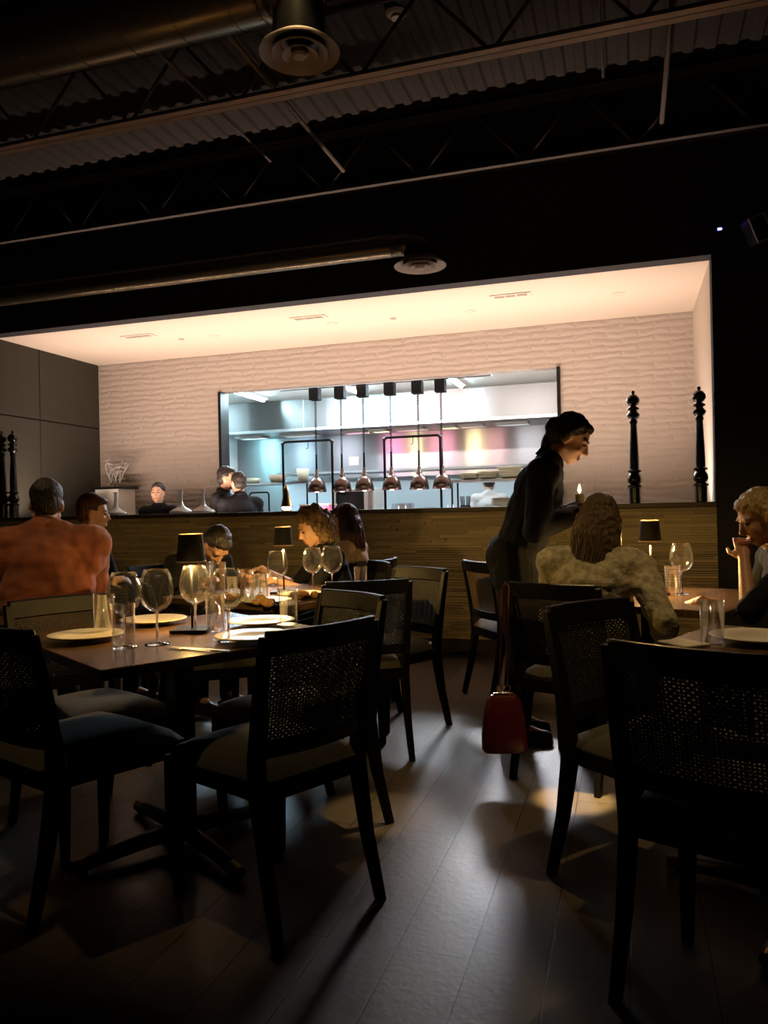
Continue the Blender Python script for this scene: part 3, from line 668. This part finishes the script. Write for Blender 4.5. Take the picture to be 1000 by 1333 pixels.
# ---------------------------------------------------------------- TABLES
def table(label, c, ex, size, group='square pedestal tables', h=.75):
    p = at(*c); rz = face(*ex) + PI/2
    t = thing('dining_table', label, 'table', (p.x,p.y,0), rz, group); S = size/2
    MB().box((0,0,h-.016), (size,size,.032)).build('tabletop', 'table_wood', t, bevel=.004)
    MB().box((0,0,h-.045), (.4,.4,.02)).build('mounting_plate', 'black_metal', t)
    MB().box((0,0,(h-.03)/2+.03), (.075,.075,h-.07)).build('column', 'black_metal', t, bevel=.004)
    for k in range(4):
        a = k*PI/2 + PI/4*0; d = Vector((math.cos(a), math.sin(a), 0))
        f_ = MB().tube([d*.02+Vector((0,0,.055)), d*.15+Vector((0,0,.05)), d*.37+Vector((0,0,.030))], [.032,.028,.02], 12).build('foot', 'black_metal', t, smooth=True)
        MB().tube([d*.33+Vector((0,0,.032)), d*.40+Vector((0,0,.026))], [.0225,.0225], 12).build('foot_cap', 'brass', f_, smooth='auto')
        MB().tube([d*.36+Vector((0,0,0)), d*.36+Vector((0,0,.03))], .018, 12).build('glide', 'black_metal', f_)
    return t
T1c = (-.745,2.79); T2c = (-.56,4.22); T3c = (1.27,3.72); T4c = (1.20,2.25)
table('nearest left table, dark wood, set with plates, wine glasses and a black lamp', T1c, (.763,.646), .90)
table('second left table crowded with glasses in front of the curly haired woman', T2c, (.6,.8), .90)
table('right rear table with a lit lamp between the jacketed and blonde women', T3c, (.62,.78), .92)
table('right front table with one plate and tumbler, mostly behind foreground chairs', T4c, (.65,.75), .74)
table('empty table corner between the left foreground chair and the picture edge', (-2.05,3.22), (.7,.7), .80)
table('left rear table beyond the man in the rust shirt', (-2.15,4.62), (.9,.4), .80)
# ---------------------------------------------------------------- TABLE LAMPS
LM = []
def tlamp(label, x, s, e, z=.751):
    p = at(x, s)
    if not LM:
        t = thing('table_lamp', label, 'table lamp', (p.x,p.y,z), YAW, 'cordless table lamps')
        MB().box((0,0,.006), (.135,.135,.012)).build('base', 'black_metal', t, bevel=.002)
        MB().tube([(0,0,.01),(0,0,.235)], .0045, 10).build('pole', 'black_metal', t, smooth=True)
        M['shade_lining'] = mat('shade_lining', (.8,.62,.35), .5)
        MB().lathe([(.0535,.255),(.043,.355)], seg=36).lathe([(.0525,.255),(.042,.355)], seg=36).build('lamp_shade', 'shade_black', t, smooth=True)
        MB().lathe([(.0535,.254),(.0545,.257),(.0535,.259)], seg=36).lathe([(.043,.353),(.0442,.356),(.043,.358)], seg=36).build('shade_rim', 'shade_lining', t, smooth=True)
        MB().tube([(0,0,.275),(0,0,.300)], [.012,.012], 12).build('bulb', 'bulb', t, smooth='auto')
        MB().tube([(-.042,0,.345),(.042,0,.345)], .0015, 6).tube([(0,0,.262),(0,0,.345)], .004, 6).build('shade_holder', 'black_metal', t)
        plight(t, (0,0,.249), e, (1,.60,.17), .013); MB().lathe([(.0001,.2535),(.013,.2535),(.013,.262),(.0001,.264)], seg=16).build('light_disc', 'bulb', t, smooth='auto'); plight(t, (0,0,.335), e*.12, (1,.62,.22), .008, 'upper_light'); LM.append(t); return t
    t = dup(LM[0], label, (p.x,p.y,z), YAW)
    for o in bpy.data.objects:
        if o.parent == t and o.type == 'LIGHT': o.data = o.data.copy(); o.data.energy = e*(.12 if o.name.startswith('upper') else 1)
    return t
tlamp('black shaded table lamp on the nearest left table, tallest in view', T1c[0]+.03, T1c[1]+.07, 16)
tlamp('black shaded table lamp on the second left table by the curly haired woman', -.55, 4.20, 30)
tlamp('black shaded table lamp on the right table between two women', 1.29, 3.77, 30)
tlamp('table lamp mostly hidden behind the man in the rust shirt', -2.16, 4.66, 14)
# ---------------------------------------------------------------- TABLEWARE
WG = []
def wine(px, py, label, sc=1.0, group='wine glasses'):
    p = onz(px, py, .751)
    if not WG:
        t = thing('wine_glass', label, 'wine glass', p, 0, group)
        MB().lathe([(.0001,.106),(.012,.107),(.028,.114),(.044,.130),(.053,.152),(.0555,.172),(.052,.20),(.045,.225),(.039,.243),(.037,.243),(.043,.225),(.050,.20),(.0535,.172),(.051,.153),(.042,.132),(.026,.117),(.0001,.110)], seg=32).build('bowl', 'glass', t, smooth=True)
        MB().lathe([(.0045,.006),(.0038,.03),(.0036,.08),(.006,.104),(.009,.108)], seg=12).build('stem', 'solid_glass', t, smooth=True)
        MB().lathe([(.0001,.0),(.040,.0),(.041,.0015),(.02,.004),(.006,.008),(.0001,.009)], seg=32).build('base', 'solid_glass', t, smooth=True)
        WG.append(t)
    else: t = dup(WG[0], label, p, 0, group)
    t.scale = (sc,sc,sc); return t
TG = []
def tumbler(px, py, label, sc=1.0, group='tumblers', z=.751):
    p = onz(px, py, z)
    if not TG:
        t = MB().lathe([(.0001,.001),(.030,.001),(.033,.006),(.0365,.14),(.0345,.14),(.031,.016),(.0001,.014)], seg=32).build('tumbler', 'glass', smooth=True)
        tag(t, label, 'glass', group); TG.append(t)
    else: t = TG[0].copy(); C.objects.link(t); t['label'] = label; t['group'] = group
    t.location = p; t.scale = (sc,sc,sc); return t
gA = 'wine glasses on the nearest left table'
wine(163,842,'wine glass on the nearest left table, leftmost of its four', 1.0, gA)
wine(205,838,'wine glass standing alone at the front of the nearest left table', 1.02, gA)
wine(255,824,'wine glass directly right of the lamp pole on the nearest left table', 1.0, gA)
wine(298,834,'wine glass on the nearest left table, rightmost of its four', 1.0, gA)
gB = 'tumblers on the nearest left table'
tumbler(136,826,'clear tumbler furthest left on the nearest left table', 1.05, gB)
tumbler(161,845,'clear tumbler at the near left, overlapping the leftmost wine glass', 1.05, gB)
tumbler(281,822,'clear tumbler between the two right hand wine glasses', 1.0, gB)
tumbler(376,815,'clear tumbler at the right end of the nearest left table', 1.0, gB)
for px, py, lb in ((112,833,'cream plate at the left corner of the nearest left table'),(200,812,'cream plate behind the single front wine glass'),(330,834,'cream plate on the nearest left table cut off by the middle chair back'),(340,814,'cream plate at the far right of the nearest left table')):
    p = onz(px, py, .751); plate_at(p.x, p.y, .751, lb, 'plates on the nearest left table', 1.0)
def cutlery(px, py, kind, label, rz, z=.752):
    p = onz(px, py, z); b = MB()
    if kind == 'knife':
        b.box((0,-.05,.002), (.012,.09,.004)).loft([[(-.005,0,.001),(.005,0,.001),(.005,0,.003),(-.005,0,.003)],[(-.008,.06,.001),(.009,.06,.001),(.009,.06,.002),(-.008,.06,.002)],[(-.002,.12,.001),(.003,.12,.001),(.003,.12,.002),(-.002,.12,.002)]])
    else:
        b.box((0,-.03,.002), (.007,.12,.003)).box((0,.035,.002), (.024,.014,.002))
        for k in range(4): b.box((-.0105+k*.007,.065,.0025), (.003,.05,.002))
    o = b.build(kind, 'steel'); o.location = p; o.rotation_euler = (0,0,rz); tag(o, label, kind)
cutlery(247,846,'fork','steel fork lying at the front edge of the nearest left table', R(75))
cutlery(268,846,'knife','steel knife lying beside the fork on the nearest left table', R(80))
# second table
gC = 'wine glasses on the second left table'
wine(408,772,'wine glass on second left table, left of the pair at its right end', 1.0, gC)
wine(433,774,'wine glass on second left table, right of the pair at its right end', 1.05, gC)
wine(362,781,'wine glass right below the lit lamp on the second left table', 1.0, gC)
gD = 'tumblers on the second left table'
tumbler(340,784,'tumbler left of the lamp pole on the second left table', 1, gD)
tumbler(470,772,'empty tumbler at the right end of the second left table', 1, gD)
tumbler(322,776,'tumbler behind the others on the second left table', 1, gD)
tumbler(284,774,'tall clear glass by the leaning man on the second left table', 1.25, gD)
tumbler(303,779,'short glass near the leaning man on the second left table', .8, gD)
for px, py, lb, sc in ((300,781,'bright plate by the leaning man on the second left table',.9),(347,786,'bright plate at the near corner of the second left table',.95),(392,777,'bright plate in front of the curly haired woman',.95)):
    p = onz(px, py, .751); plate_at(p.x, p.y, .751, lb, 'plates on the second left table', sc)
M['food'] = mat('bread_food', (.6,.36,.12), .8, col2=(.35,.16,.05), scale=30, bump=.6, bscale=60)
for i, (px, py) in enumerate(((297,779),(345,784),(394,775))):
    p = onz(px, py, .775); b = MB(); random.seed(i)
    for k in range(6): b.ball((random.uniform(-.05,.05), random.uniform(-.05,.05), .012+random.uniform(0,.02)), (random.uniform(.02,.035),random.uniform(.015,.03),random.uniform(.012,.02)))
    o = voxel(b, 'food_portion', 'food', None, .004, 2, wobble(.003,40)); o.location = (p.x,p.y,.762)
    tag(o, 'browned food heap on '+('the plate by the leaning man','the near corner plate of the second table','the plate of the curly haired woman')[i], 'food', 'food on the second left table')
b = MB()
for k in range(7): a = k*.9; b.cap((.02*math.cos(a),.02*math.sin(a),.012),(.055*math.cos(a),.05*math.sin(a),.03+.02*(k%3)), .012, .008)
o = voxel(b, 'napkin', 'white_cloth', None, .004, 2, wobble(.004,50)); o.location = onz(326,786,.751); tag(o, 'crumpled white napkin at the front edge of the second left table', 'napkin')
tumbler(268,770,'tall glass in front of the leaning man face', 1.2, gD)
# right tables
gE = 'glasses on the right rear table'
wine(888,773,'wine glass on the right rear table beside the lit lamp', 1.0, gE)
tumbler(876,775,'tumbler touching the wine glass on the right rear table', 1, gE)
tumbler(928,842,'large tumbler beside the plate on the right front table', 1.0, None or 'tumblers on the right front table')
p = onz(985,836,.751); plate_at(p.x, p.y, .751, 'cream plate on the right front table, cut by the right picture edge', None or 'plates on the right front table', 1.05)
o = MB().box((0,0,.004), (.1,.12,.008)).build('napkin', 'white_cloth', bevel=.003); o.location = onz(890,839,.751); o.rotation_euler = (0,0,.7); tag(o, 'folded pinkish napkin left of the tumbler on the right front table', 'napkin')
# ---------------------------------------------------------------- RED HANDBAG
p = at(.500,3.36)
t = thing('handbag', 'dark red leather handbag hanging from the cream jacket woman\'s chair', 'handbag', (p.x,p.y,.13), YAW); t.scale = (.9,.9,1.08)
b = MB(); rings = []
for z, wx, wy in ((0,.098,.045),(.012,.108,.052),(.06,.108,.055),(.14,.098,.048),(.20,.082,.036),(.225,.06,.018)):
    rings.append([(wx*math.copysign(abs(math.cos(a))**.6, math.cos(a)), wy*math.copysign(abs(math.sin(a))**.6, math.sin(a)), z) for a in [2*PI*k/32 for k in range(32)]])
b.loft(rings).build('body', 'red_leather', t, smooth='auto')
MB().box((0,0,.225), (.10,.02,.018)).build('top_trim', 'foil_gold', t, bevel=.004)
for sx in (-1,1): MB().tube([(sx*.02+.014*math.cos(a), 0, .25+.014*math.sin(a)) for a in [2*PI*k/14 for k in range(15)]], .003, 6).build('ring', 'foil_gold', t, smooth=True)
MB().tube([(-.02,0,.26),(-.012,.0,.36),(.0,.0,.52),(.01,.02,.655),(.03,.05,.672),(.045,.03,.655),(.03,.01,.5),(.022,.0,.33),(.02,0,.26)], .005, 6).build('strap', 'red_leather', t, smooth=True)
# ---------------------------------------------------------------- PEOPLE
def V(*a): return Vector(a)
def ik(a, b, la, lb, pole):
    d = b-a; L = min(d.length, (la+lb)*.995); u = d.normalized(); b = a+u*L
    k = (la*la-lb*lb+L*L)/(2*L); h = math.sqrt(max(la*la-k*k, 0)); p = pole-u*pole.dot(u); p.normalize()
    return a+u*k+p*h, b
def head_prims(mb, Mh, s=1.0):
    T = lambda x,y,z: Mh @ V(x*s,y*s,z*s); rt = Mh.to_3x3()
    def el(c, r): mb.ball(T(*c), tuple(v*s for v in r), rt, 20, 14)
    el((0,-.012,.032),(.074,.094,.088)); el((0,.022,-.03),(.060,.068,.082)); el((0,.038,-.075),(.040,.045,.035))
    mb.cap(T(-.045,.0,-.065), T(0,.058,-.098), .026*s, .022*s); mb.cap(T(.045,.0,-.065), T(0,.058,-.098), .026*s, .022*s)
    el((-.031,.068,-.028),(.022,.018,.024)); el((.031,.068,-.028),(.022,.018,.024))      # cheeks
    mb.cap(T(-.04,.072,.026), T(.04,.072,.026), .014*s)                                     # brow
    mb.cap(T(0,.086,.014), T(0,.108,-.028), .008*s, .0125*s); el((0,.098,-.034),(.016,.012,.009))
    mb.cap(T(-.016,.083,-.063), T(.016,.083,-.063), .0085*s); mb.cap(T(-.013,.082,-.074), T(.013,.082,-.074), .0085*s)
    for q in (-1,1): el((q*.076,-.006,-.012),(.010,.018,.032))
def hand(mb, w, d, n, s=1.0, curl=.5, side=1):
    """palm + 5 separate bent digits; w wrist, d pointing direction, n palm-facing direction"""
    d = d.normalized(); n = (n-d*n.dot(d)).normalized(); x = d.cross(n)*side
    P = lambda a, b, c: w + x*a*s + d*b*s + n*c*s
    mb.loft([[P(-.025,0,-.014),P(.025,0,-.014),P(.025,0,.014),P(-.025,0,.014)],[P(-.040,.085,-.012),P(.038,.085,-.012),P(.038,.085,.012),P(-.040,.085,.012)]])
    mb.cap(P(0,-.02,0), P(0,.05,0), .022*s, .024*s)
    for k, (a, L) in enumerate(((.032,.072),(.011,.080),(-.011,.075),(-.032,.060))):
        p = P(a,.082,0); ang = 0; dirv = None
        for j, fr in enumerate((.45,.32,.23)):
            ang += curl*(.75+.1*k); q = p + (d*math.cos(ang)+n*math.sin(ang))*L*fr*s + x*a*.05*s
            mb.cap(p, q, (.0092-.0008*j)*s, (.0088-.0010*j)*s); p = q
    p = P(.030,.02,.004); q = P(.060,.048,.014); r = P(.066,.078,.030); mb.cap(p, q, .013*s, .011*s); mb.cap(q, r, .010*s, .009*s)
def person(label, loc, rz, pose='sit', sc=1.0, lean=0, side=0, head=(0,0,0), hands=None, top='navy', legs='trouser', skin='skin', hair='hair_black', hstyle='short', sleeve=1.0, vs=.009, width=1.0, group=None, full=True, wob=.005, poles=None, loose=0, candle=0):
    t = thing('person', label, 'person', loc, rz, group); t.scale = (sc,sc,sc)
    zh = .56 if pose == 'sit' else .93
    pel = V(0,0,zh)
    rs = Matrix.Rotation(-lean,3,'X') @ Matrix.Rotation(side,3,'Y')     # lean forward, tilt to the right
    U = lambda x,y,z: pel + rs @ V(x,y,z)
    sh = [U(-.178*width,.0,.46), U(.178*width,.0,.46)]; neck = U(0,.0,.50)
    hy, hp, hr = head
    nk = U(0,.015,.57)
    Rh = rs @ Matrix.Rotation(hy,3,'Z') @ Matrix.Rotation(-hp,3,'X') @ Matrix.Rotation(hr,3,'Y')
    hc = nk + Rh @ V(0,.02,.115)
    Mh = Matrix.Translation(hc) @ Rh.to_4x4()
    hips = [pel+V(-.09,0,0), pel+V(.09,0,0)]
    if pose == 'sit':
        kn = [V(-.12,.42,.50), V(.12,.42,.50)]; an = [V(-.12,.38,.09), V(.12,.40,.09)]
    else:
        kn = [V(-.09,.02,.49), V(.09,.03,.49)]; an = [V(-.09,-.03,.08), V(.10,-.01,.08)]
    hands = hands or (V(-.24,.32,.80) if pose == 'sit' else V(-.25,.05,.78), V(.24,.32,.80) if pose == 'sit' else V(.25,.05,.78))
    el, wr = [], []
    for i, q in enumerate((-1,1)):
        e, w_ = ik(sh[i], hands[i], .29, .26, (poles[i] if poles else V(q*.5,-.5,-.8))); el.append(e); wr.append(w_)
    def torso(mb, g=0):
        rt = rs
        mb.ball(pel+V(0,-.01,.01), (.165*width+g,.12+g,.12+g)); mb.ball(U(0,0,.13), (.135*width+g,.10+g,.13+g), rt); mb.ball(U(0,.0,.27), (.150*width+g,.105+g,.15+g), rt)
        mb.ball(U(0,-.01,.38), (.165*width+g,.10+g,.11+g), rt)
        mb.cap(sh[0], sh[1], .062+g); mb.cap(U(-.10*width,-.005,.475), U(-.02,0,.525), .045+g, .045+g); mb.cap(U(.10*width,-.005,.475), U(.02,0,.525), .045+g, .045+g)
    def folds(me):
        for v in me.vertices:
            q = v.co; v.co += Vector((noise.noise(Vector((q.x*9,q.y*9,q.z*26))), noise.noise(Vector((q.x*16+5,q.y*9,q.z*14))), 0))*.007
    def arms(mb, g=0, upto=1.0):
        for i in (0,1):
            mb.cap(sh[i], el[i], .052+g, .040+g)
            if upto > .5: 
                q = el[i].lerp(wr[i], (upto-.5)*2); mb.cap(el[i], q, .040+g, .040-(.015*(upto-.5)*2)+g*1.1)
    def leg(mb, g=0):
        for i in (0,1):
            mb.cap(hips[i], kn[i], .085+g, .058+g); mb.cap(kn[i], an[i], .058+g, .038+g*1.3)
    b = MB(); torso(b); arms(b); leg(b); head_prims(b, Mh); b.cap(U(0,-.01,.47), hc+Rh@V(0,-.02,-.06), .052, .050)
    for i, q in enumerate((-1,1)):
        d = (wr[i]-el[i]).normalized(); hd = d
        hn = V(-q*.3,-.2,-1)
        if pose == 'think' : pass
        hand(b, wr[i], hd if hd.length else d, hn, 1.0, .5, -q)
        b.cap(an[i], an[i]+V(0,.14,-.045), .036, .026)
    body = voxel(b, 'body', skin, t, vs, 2)
    for q in (-1,1):
        e = MB().ball(Mh @ V(q*.031,.0815,.004), (.012,.008,.007), Rh, 12, 8).build('eye', 'eye', body, smooth=True)
        MB().cap(Mh @ V(q*.048,.083,.027), Mh @ V(q*.018,.089,.029), .0028, .0035).build('eyebrow', hair, body, smooth=True)
    MB().cap(Mh @ V(-.017,.0905,-.064), Mh @ V(.017,.0905,-.064), .0045).cap(Mh @ V(-.014,.0895,-.073), Mh @ V(.014,.0895,-.073), .0048).build('lips', 'lips', body, smooth=True)
    # clothes
    b = MB(); torso(b, .016+loose); arms(b, .014+loose*.8, sleeve); b.cap(U(-.05,0,.10), U(-.05,0,.36), .115+loose, .115+loose); b.cap(U(.05,0,.10), U(.05,0,.36), .115+loose, .115+loose)
    if pose == 'stand': b.cap(pel+V(-.06,0,.02), pel+V(-.06,.0,-.08), .125+loose*.6); b.cap(pel+V(.06,0,.02), pel+V(.06,.0,-.08), .125+loose*.6); b.cap(U(0,-.012,.50), U(0,-.006,.545), .060, .056)
    if loose > .02:
        b.ball(U(0,-.02,.24), (.205*width,.135,.29), rs); b.cap(U(-.16*width,-.01,.40), U(.16*width,-.01,.40), .105)
        for i in (0,1): b.cap(sh[i].lerp(U(0,0,.40),.25), el[i], .098, .068)
    so = voxel(b, 'shirt', top, t, vs, 12 if loose > .02 else 5, lambda me: (wobble(wob, 9, len(label))(me), folds(me)))
    if top in ('rust','navy','black_cloth') and pose in ('sit','stand'):
        n0 = U(0,-.012,.535); n1 = U(0,-.004,.575); MB().tube([n0, n1], [.074,.066], 20, cap=False).build('collar', top, so, smooth=True).modifiers.new('s','SOLIDIFY').thickness = .006
    b = MB(); b.ball(pel+V(0,-.01,-.01), (.175*width,.13,.11)); leg(b, .014+loose); voxel(b, 'trousers', legs, t, vs, 3, wobble(.003,12))
    for i in (0,1):
        b = MB(); b.cap(an[i]+V(0,-.02,-.03), an[i]+V(0,.15,-.048), .044, .034); b.box(an[i]+V(0,.06,-.078), (.085,.25,.02)); voxel(b, 'shoe', 'shoe', t, .008, 2)
    # hair
    b = MB(); T = lambda x,y,z: Mh @ V(x,y,z)
    def hel(c, r): b.ball(T(*c), r, Rh, 20, 14)
    hel((0,-.024,.046),(.082,.096,.088)); hel((0,-.05,.0),(.074,.062,.08)); hel((0,.035,.085),(.055,.045,.03))
    rnd = random.Random(len(label))
    amp = .004
    if hstyle == 'bun':
        hel((0,-.112,.010),(.045,.040,.046)); b.cap(T(0,-.085,.02), T(0,-.09,-.07), .05, .034); b.cap(T(0,-.09,-.07), T(0,-.07,-.15), .034, .02)
        for q in (-1,1): b.cap(T(q*.06,.02,.075), T(q*.07,-.03,.0), .022,.02)
    if hstyle in ('long','wavy','curly'):
        drop = {'long':-.25,'wavy':-.26,'curly':-.10}[hstyle]
        for k in range(15):
            a = PI*(-.08+1.16*k/14); x = .078*math.cos(a); y = -.025-.07*math.sin(a)
            pts = [T(x*.7,y*.8+.0,.07), T(x*1.12,y*1.1,.0), T(x*1.28,y*1.2,-.09), T(x*(1.2+rnd.uniform(-.1,.25)),y*1.12,drop*.75), T(x*(1.05+rnd.uniform(-.2,.2)),y*1.0,drop+rnd.uniform(-.03,.02))]
            for p, q in zip(pts, pts[1:]): b.cap(p, q, .026, .024)
        amp = .008
    if hstyle == 'curly':
        for k in range(46):
            v = V(rnd.gauss(0,1), rnd.gauss(-.25,1), rnd.gauss(.2,1)).normalized()
            if v.y > .45 and v.z < .5: continue
            b.ball(T(v.x*.098, -.03+v.y*.11, .03+v.z*.108), rnd.uniform(.020,.032))
        amp = .012
    ho = voxel(b, 'hair', hair, t, .006 if vs < .008 else .008, 2, wobble(amp, 45, 3))
    if hstyle in ('long','wavy','curly'):      # loose strands
        s_ = MB()
        for k in range(110 if vs < .0095 else 60):
            a = PI*rnd.uniform(-.1,1.1); x = .085*math.cos(a); y = -.025-.085*math.sin(a); ph = rnd.uniform(0,6); zz = rnd.uniform(.02,.10)
            n_ = 12; pts = []
            for j in range(n_):
                f = j/(n_-1); w_ = .006*math.sin(ph+f*14) if hstyle != 'curly' else .018*math.sin(ph+f*16)
                zb = zz+(drop*(1.0)+rnd.uniform(-.004,.004)-zz)*f; sp = .75+.65*math.sin(min(1,f*1.5)*PI/2)-.18*f
                pts.append(T(x*sp+w_, y*sp+w_*.6, zb))
            s_.tube(pts, [.0030]*(n_-1)+[.0008], 5)
        s_.build('loose_strands', hair, ho, smooth=True)
    t['_h'] = 0; del t['_h']
    return t, dict(sh=sh, el=el, wr=wr, hc=hc, Mh=Mh, U=U, rs=rs, Rh=Rh)
def place(x, s): p = at(x, s); return (p.x, p.y, 0)
# waitress bending forward to the right, holding a lit candle
t, K = person('waitress in dark uniform bending forward to light the right hand table', place(.68,4.02), face(.97,-.25), 'stand', .99, lean=R(20), side=0, head=(R(-4),R(14),0),
       hands=(V(-.07,.30,1.17), V(.07,.30,1.155)), top='navy', hair='hair_black', hstyle='bun', vs=.0065, loose=.012)
cx_ = (K['wr'][0]+K['wr'][1])/2
cw = Matrix.Translation(t.location) @ Matrix.Rotation(t.rotation_euler.z,4,'Z') @ Matrix.Scale(.99,4)
MB().box((.02,-.135,1.00), (.035,.012,.02)).build('belt_clip', 'steel', t, bevel=.003)
# candle flame in her hands
p = onY(757,641,at(.96,3.9).y)
p = at(.99,3.92); M['flame'] = mat('flame', (1,.8,.5), .5, emit=(1,.72,.38), estr=22)
c = thing('candle', 'small lit candle held out by the bending waitress', 'candle', (p.x,p.y,1.20))
MB().lathe([(.0001,0),(.020,0),(.021,.045),(.0001,.045)], seg=16).build('wax', 'china', c, smooth='auto')
MB().lathe([(.0001,.05),(.007,.058),(.0085,.068),(.004,.085),(.0001,.096)], seg=12).build('flame', 'flame', c, smooth=True)
plight(c, (0,0,.075), .9, (1,.68,.34), .012, 'flame_light')
# woman in cream jacket
person('woman with wavy brown hair in cream textured jacket, seen from behind', place(.90,3.44), face(.45,.89), 'sit', .905, lean=R(4), side=R(3), head=(R(-12),R(6),R(2)),
       hands=(V(-.14,.40,.80), V(.34,.10,.62)), top='boucle', hair='hair_brown', hstyle='wavy', vs=.0075, width=1.12, wob=.014, loose=.014)
# blonde woman, chin on hand
t, K = person('blonde woman at the right edge resting her face on her raised hand', place(1.80,3.27), face(-.92,.15), 'sit', .93, lean=R(14), head=(R(8),R(12),0),
       hands=(V(-.03,.30,1.02), V(.10,.42,.80)), poles=(V(-.3,.5,-.8),V(.5,-.5,-.8)), top='black_cloth', hair='hair_blonde', hstyle='long', vs=.0075, sleeve=.32, skin='skin_tan')
# man in rust shirt
person('broad man in rust orange shirt seen from behind at the left', place(-1.74,3.97), face(-.30,.95), 'sit', 1.02, lean=R(8), head=(R(4),R(4),0),
       hands=(V(-.16,.44,.82), V(.10,.44,.82)), top='rust', skin='skin_tan', hair='hair_black', hstyle='short', width=1.18, vs=.0085, wob=.012, loose=.032)
# diner facing right behind him
person('person with dark reddish hair and navy top beyond the rust shirted man', place(-2.0,5.1), face(.75,-.1), 'sit', .98, lean=R(4), head=(R(18),R(6),0), top='navy', hair='hair_red', hstyle='short', vs=.011, group=None)
# leaning man
person('man leaning low over the second left table, face lit orange from below', place(-1.34,4.98), face(.72,-.62), 'sit', .94, lean=R(34), head=(R(0),R(28),0),
       hands=(V(-.16,.52,.82), V(.20,.52,.82)), top='black_cloth', hair='hair_black', hstyle='short', vs=.009)
# curly woman + red haired woman
person('curly haired woman reaching over the second left table beside the lit lamp', place(-.27,4.93), face(-.85,-.30), 'sit', .90, lean=R(14), head=(R(6),R(10),0),
       hands=(V(-.10,.50,.86), V(.16,.50,.90)), top='black_cloth', hair='hair_curly', hstyle='curly', vs=.009, sleeve=.45)
person('woman with long dark red hair and beige top beside the curly haired woman', place(-.22,5.38), face(-.8,.25), 'sit', .905, lean=R(2), head=(0,R(5),0),
       top='beige', hair='hair_red', hstyle='long', vs=.010)
# people behind the half wall
def behind(px, Y, ztop, **k):
    p = onY(px, 650, Y); h = 1.68; s_ = ztop/h
    return (p.x, Y, 0), s_
p_, s_ = behind(207, 7.3, 1.50)
person('pale faced man in dark shirt looking over the half wall between decanters', p_, R(195), 'stand', s_, top='black_cloth', hair='hair_black', hstyle='short', vs=.010)
p_, s_ = behind(123, 7.45, 1.38)
person('blurred person in dark clothes low beside the white plinth', p_, R(205), 'stand', s_, top='black_cloth', hair='hair_black', hstyle='short', vs=.013)
p_, s_ = behind(287, 7.15, 1.63)
person('dark haired person turned right, left one of the couple behind the half wall', p_, R(-80), 'stand', s_, lean=R(4), top='black_cloth', hair='hair_black', hstyle='short', vs=.011)
p_, s_ = behind(315, 7.05, 1.57)
person('dark haired person turned left, right one of the couple behind the half wall', p_, R(55), 'stand', s_, lean=R(4), top='black_cloth', hair='hair_black', hstyle='short', vs=.011, width=1.1)
p_, s_ = behind(637, 9.75, 1.60)
person('cook in white jacket seen from behind in the kitchen', p_, R(10), 'stand', s_, lean=R(3), top='white_cloth', hair='hair_black', hstyle='short', vs=.012)
# ---------------------------------------------------------------- LIGHT
# unseen uplight added behind the half wall cap to brighten the niche
area('added_niche_uplight', ((XL+XR)/2, YF+.30, WT-.02), XR-XL-.2, 132, (1,.71,.54), (R(180-20),0,0), .04).data.spread = R(125)
# ceiling spotlights above the tables (above the frame)
def spot(name, frm, to, e, ang, r=.04, col=(1,.66,.28)):
    a_ = at(*frm[:2]); b_ = at(*to[:2]); A_ = Vector((a_.x,a_.y,frm[2])); B_ = Vector((b_.x,b_.y,to[2]))
    L = bpy.data.lights.new(name, 'SPOT'); L.energy = e; L.spot_size = R(ang); L.spot_blend = .6; L.shadow_soft_size = r; L.color = col
    o = bpy.data.objects.new(name, L); C.objects.link(o); o.location = A_; o.rotation_euler = (B_-A_).to_track_quat('-Z','Y').to_euler(); return o
spot('table_spot', (-.75,2.6,4.2), (-.6,3.0,.6), 40, 34)
spot('table_spot', (1.35,2.0,4.2), (1.0,2.95,.7), 110, 30)
spot('table_spot', (-2.7,3.2,4.2), (-1.75,3.85,1.0), 110, 17)
spot('table_spot', (-.4,3.6,4.2), (-.45,4.5,.8), 60, 30)
spot('added_aisle_spot', (.80,3.05,4.2), (.745,3.13,0), 2600, 5, .02, (1,.7,.28))  # unseen narrow beam added to make the lit patch on the aisle floor
spot('added_aisle_spot', (.9,3.2,4.2), (-.04,3.03,0), 300, 7, .02, (1,.7,.28))  # second added beam, for the floor patch by the left chairs
w = bpy.data.worlds.new('World'); bpy.context.scene.world = w; w.use_nodes = True
w.node_tree.nodes['Background'].inputs[0].default_value = (.3,.35,.6,1); w.node_tree.nodes['Background'].inputs[1].default_value = .004
cam = bpy.data.cameras.new('camera'); co = bpy.data.objects.new('camera', cam); C.objects.link(co)
cam.sensor_fit = 'HORIZONTAL'; cam.sensor_width = 36; cam.lens = 36*F/1000; cam.clip_start = .02
co.matrix_world = Matrix.Translation((0,0,EYE)) @ Matrix.Rotation(YAW,4,'Z') @ Matrix.Rotation(R(90.09),4,'X') @ Matrix.Rotation(-ROLL,4,'Z')
sc = bpy.context.scene; sc.camera = co
sc.view_settings.view_transform = 'Standard'; sc.view_settings.look = 'None'; sc.view_settings.gamma = 1; sc.view_settings.exposure = 0
cy = sc.cycles; cy.caustics_reflective = False; cy.caustics_refractive = False; cy.sample_clamp_indirect = 4; cy.max_bounces = 8; cy.transparent_max_bounces = 24
cy.use_denoising = True
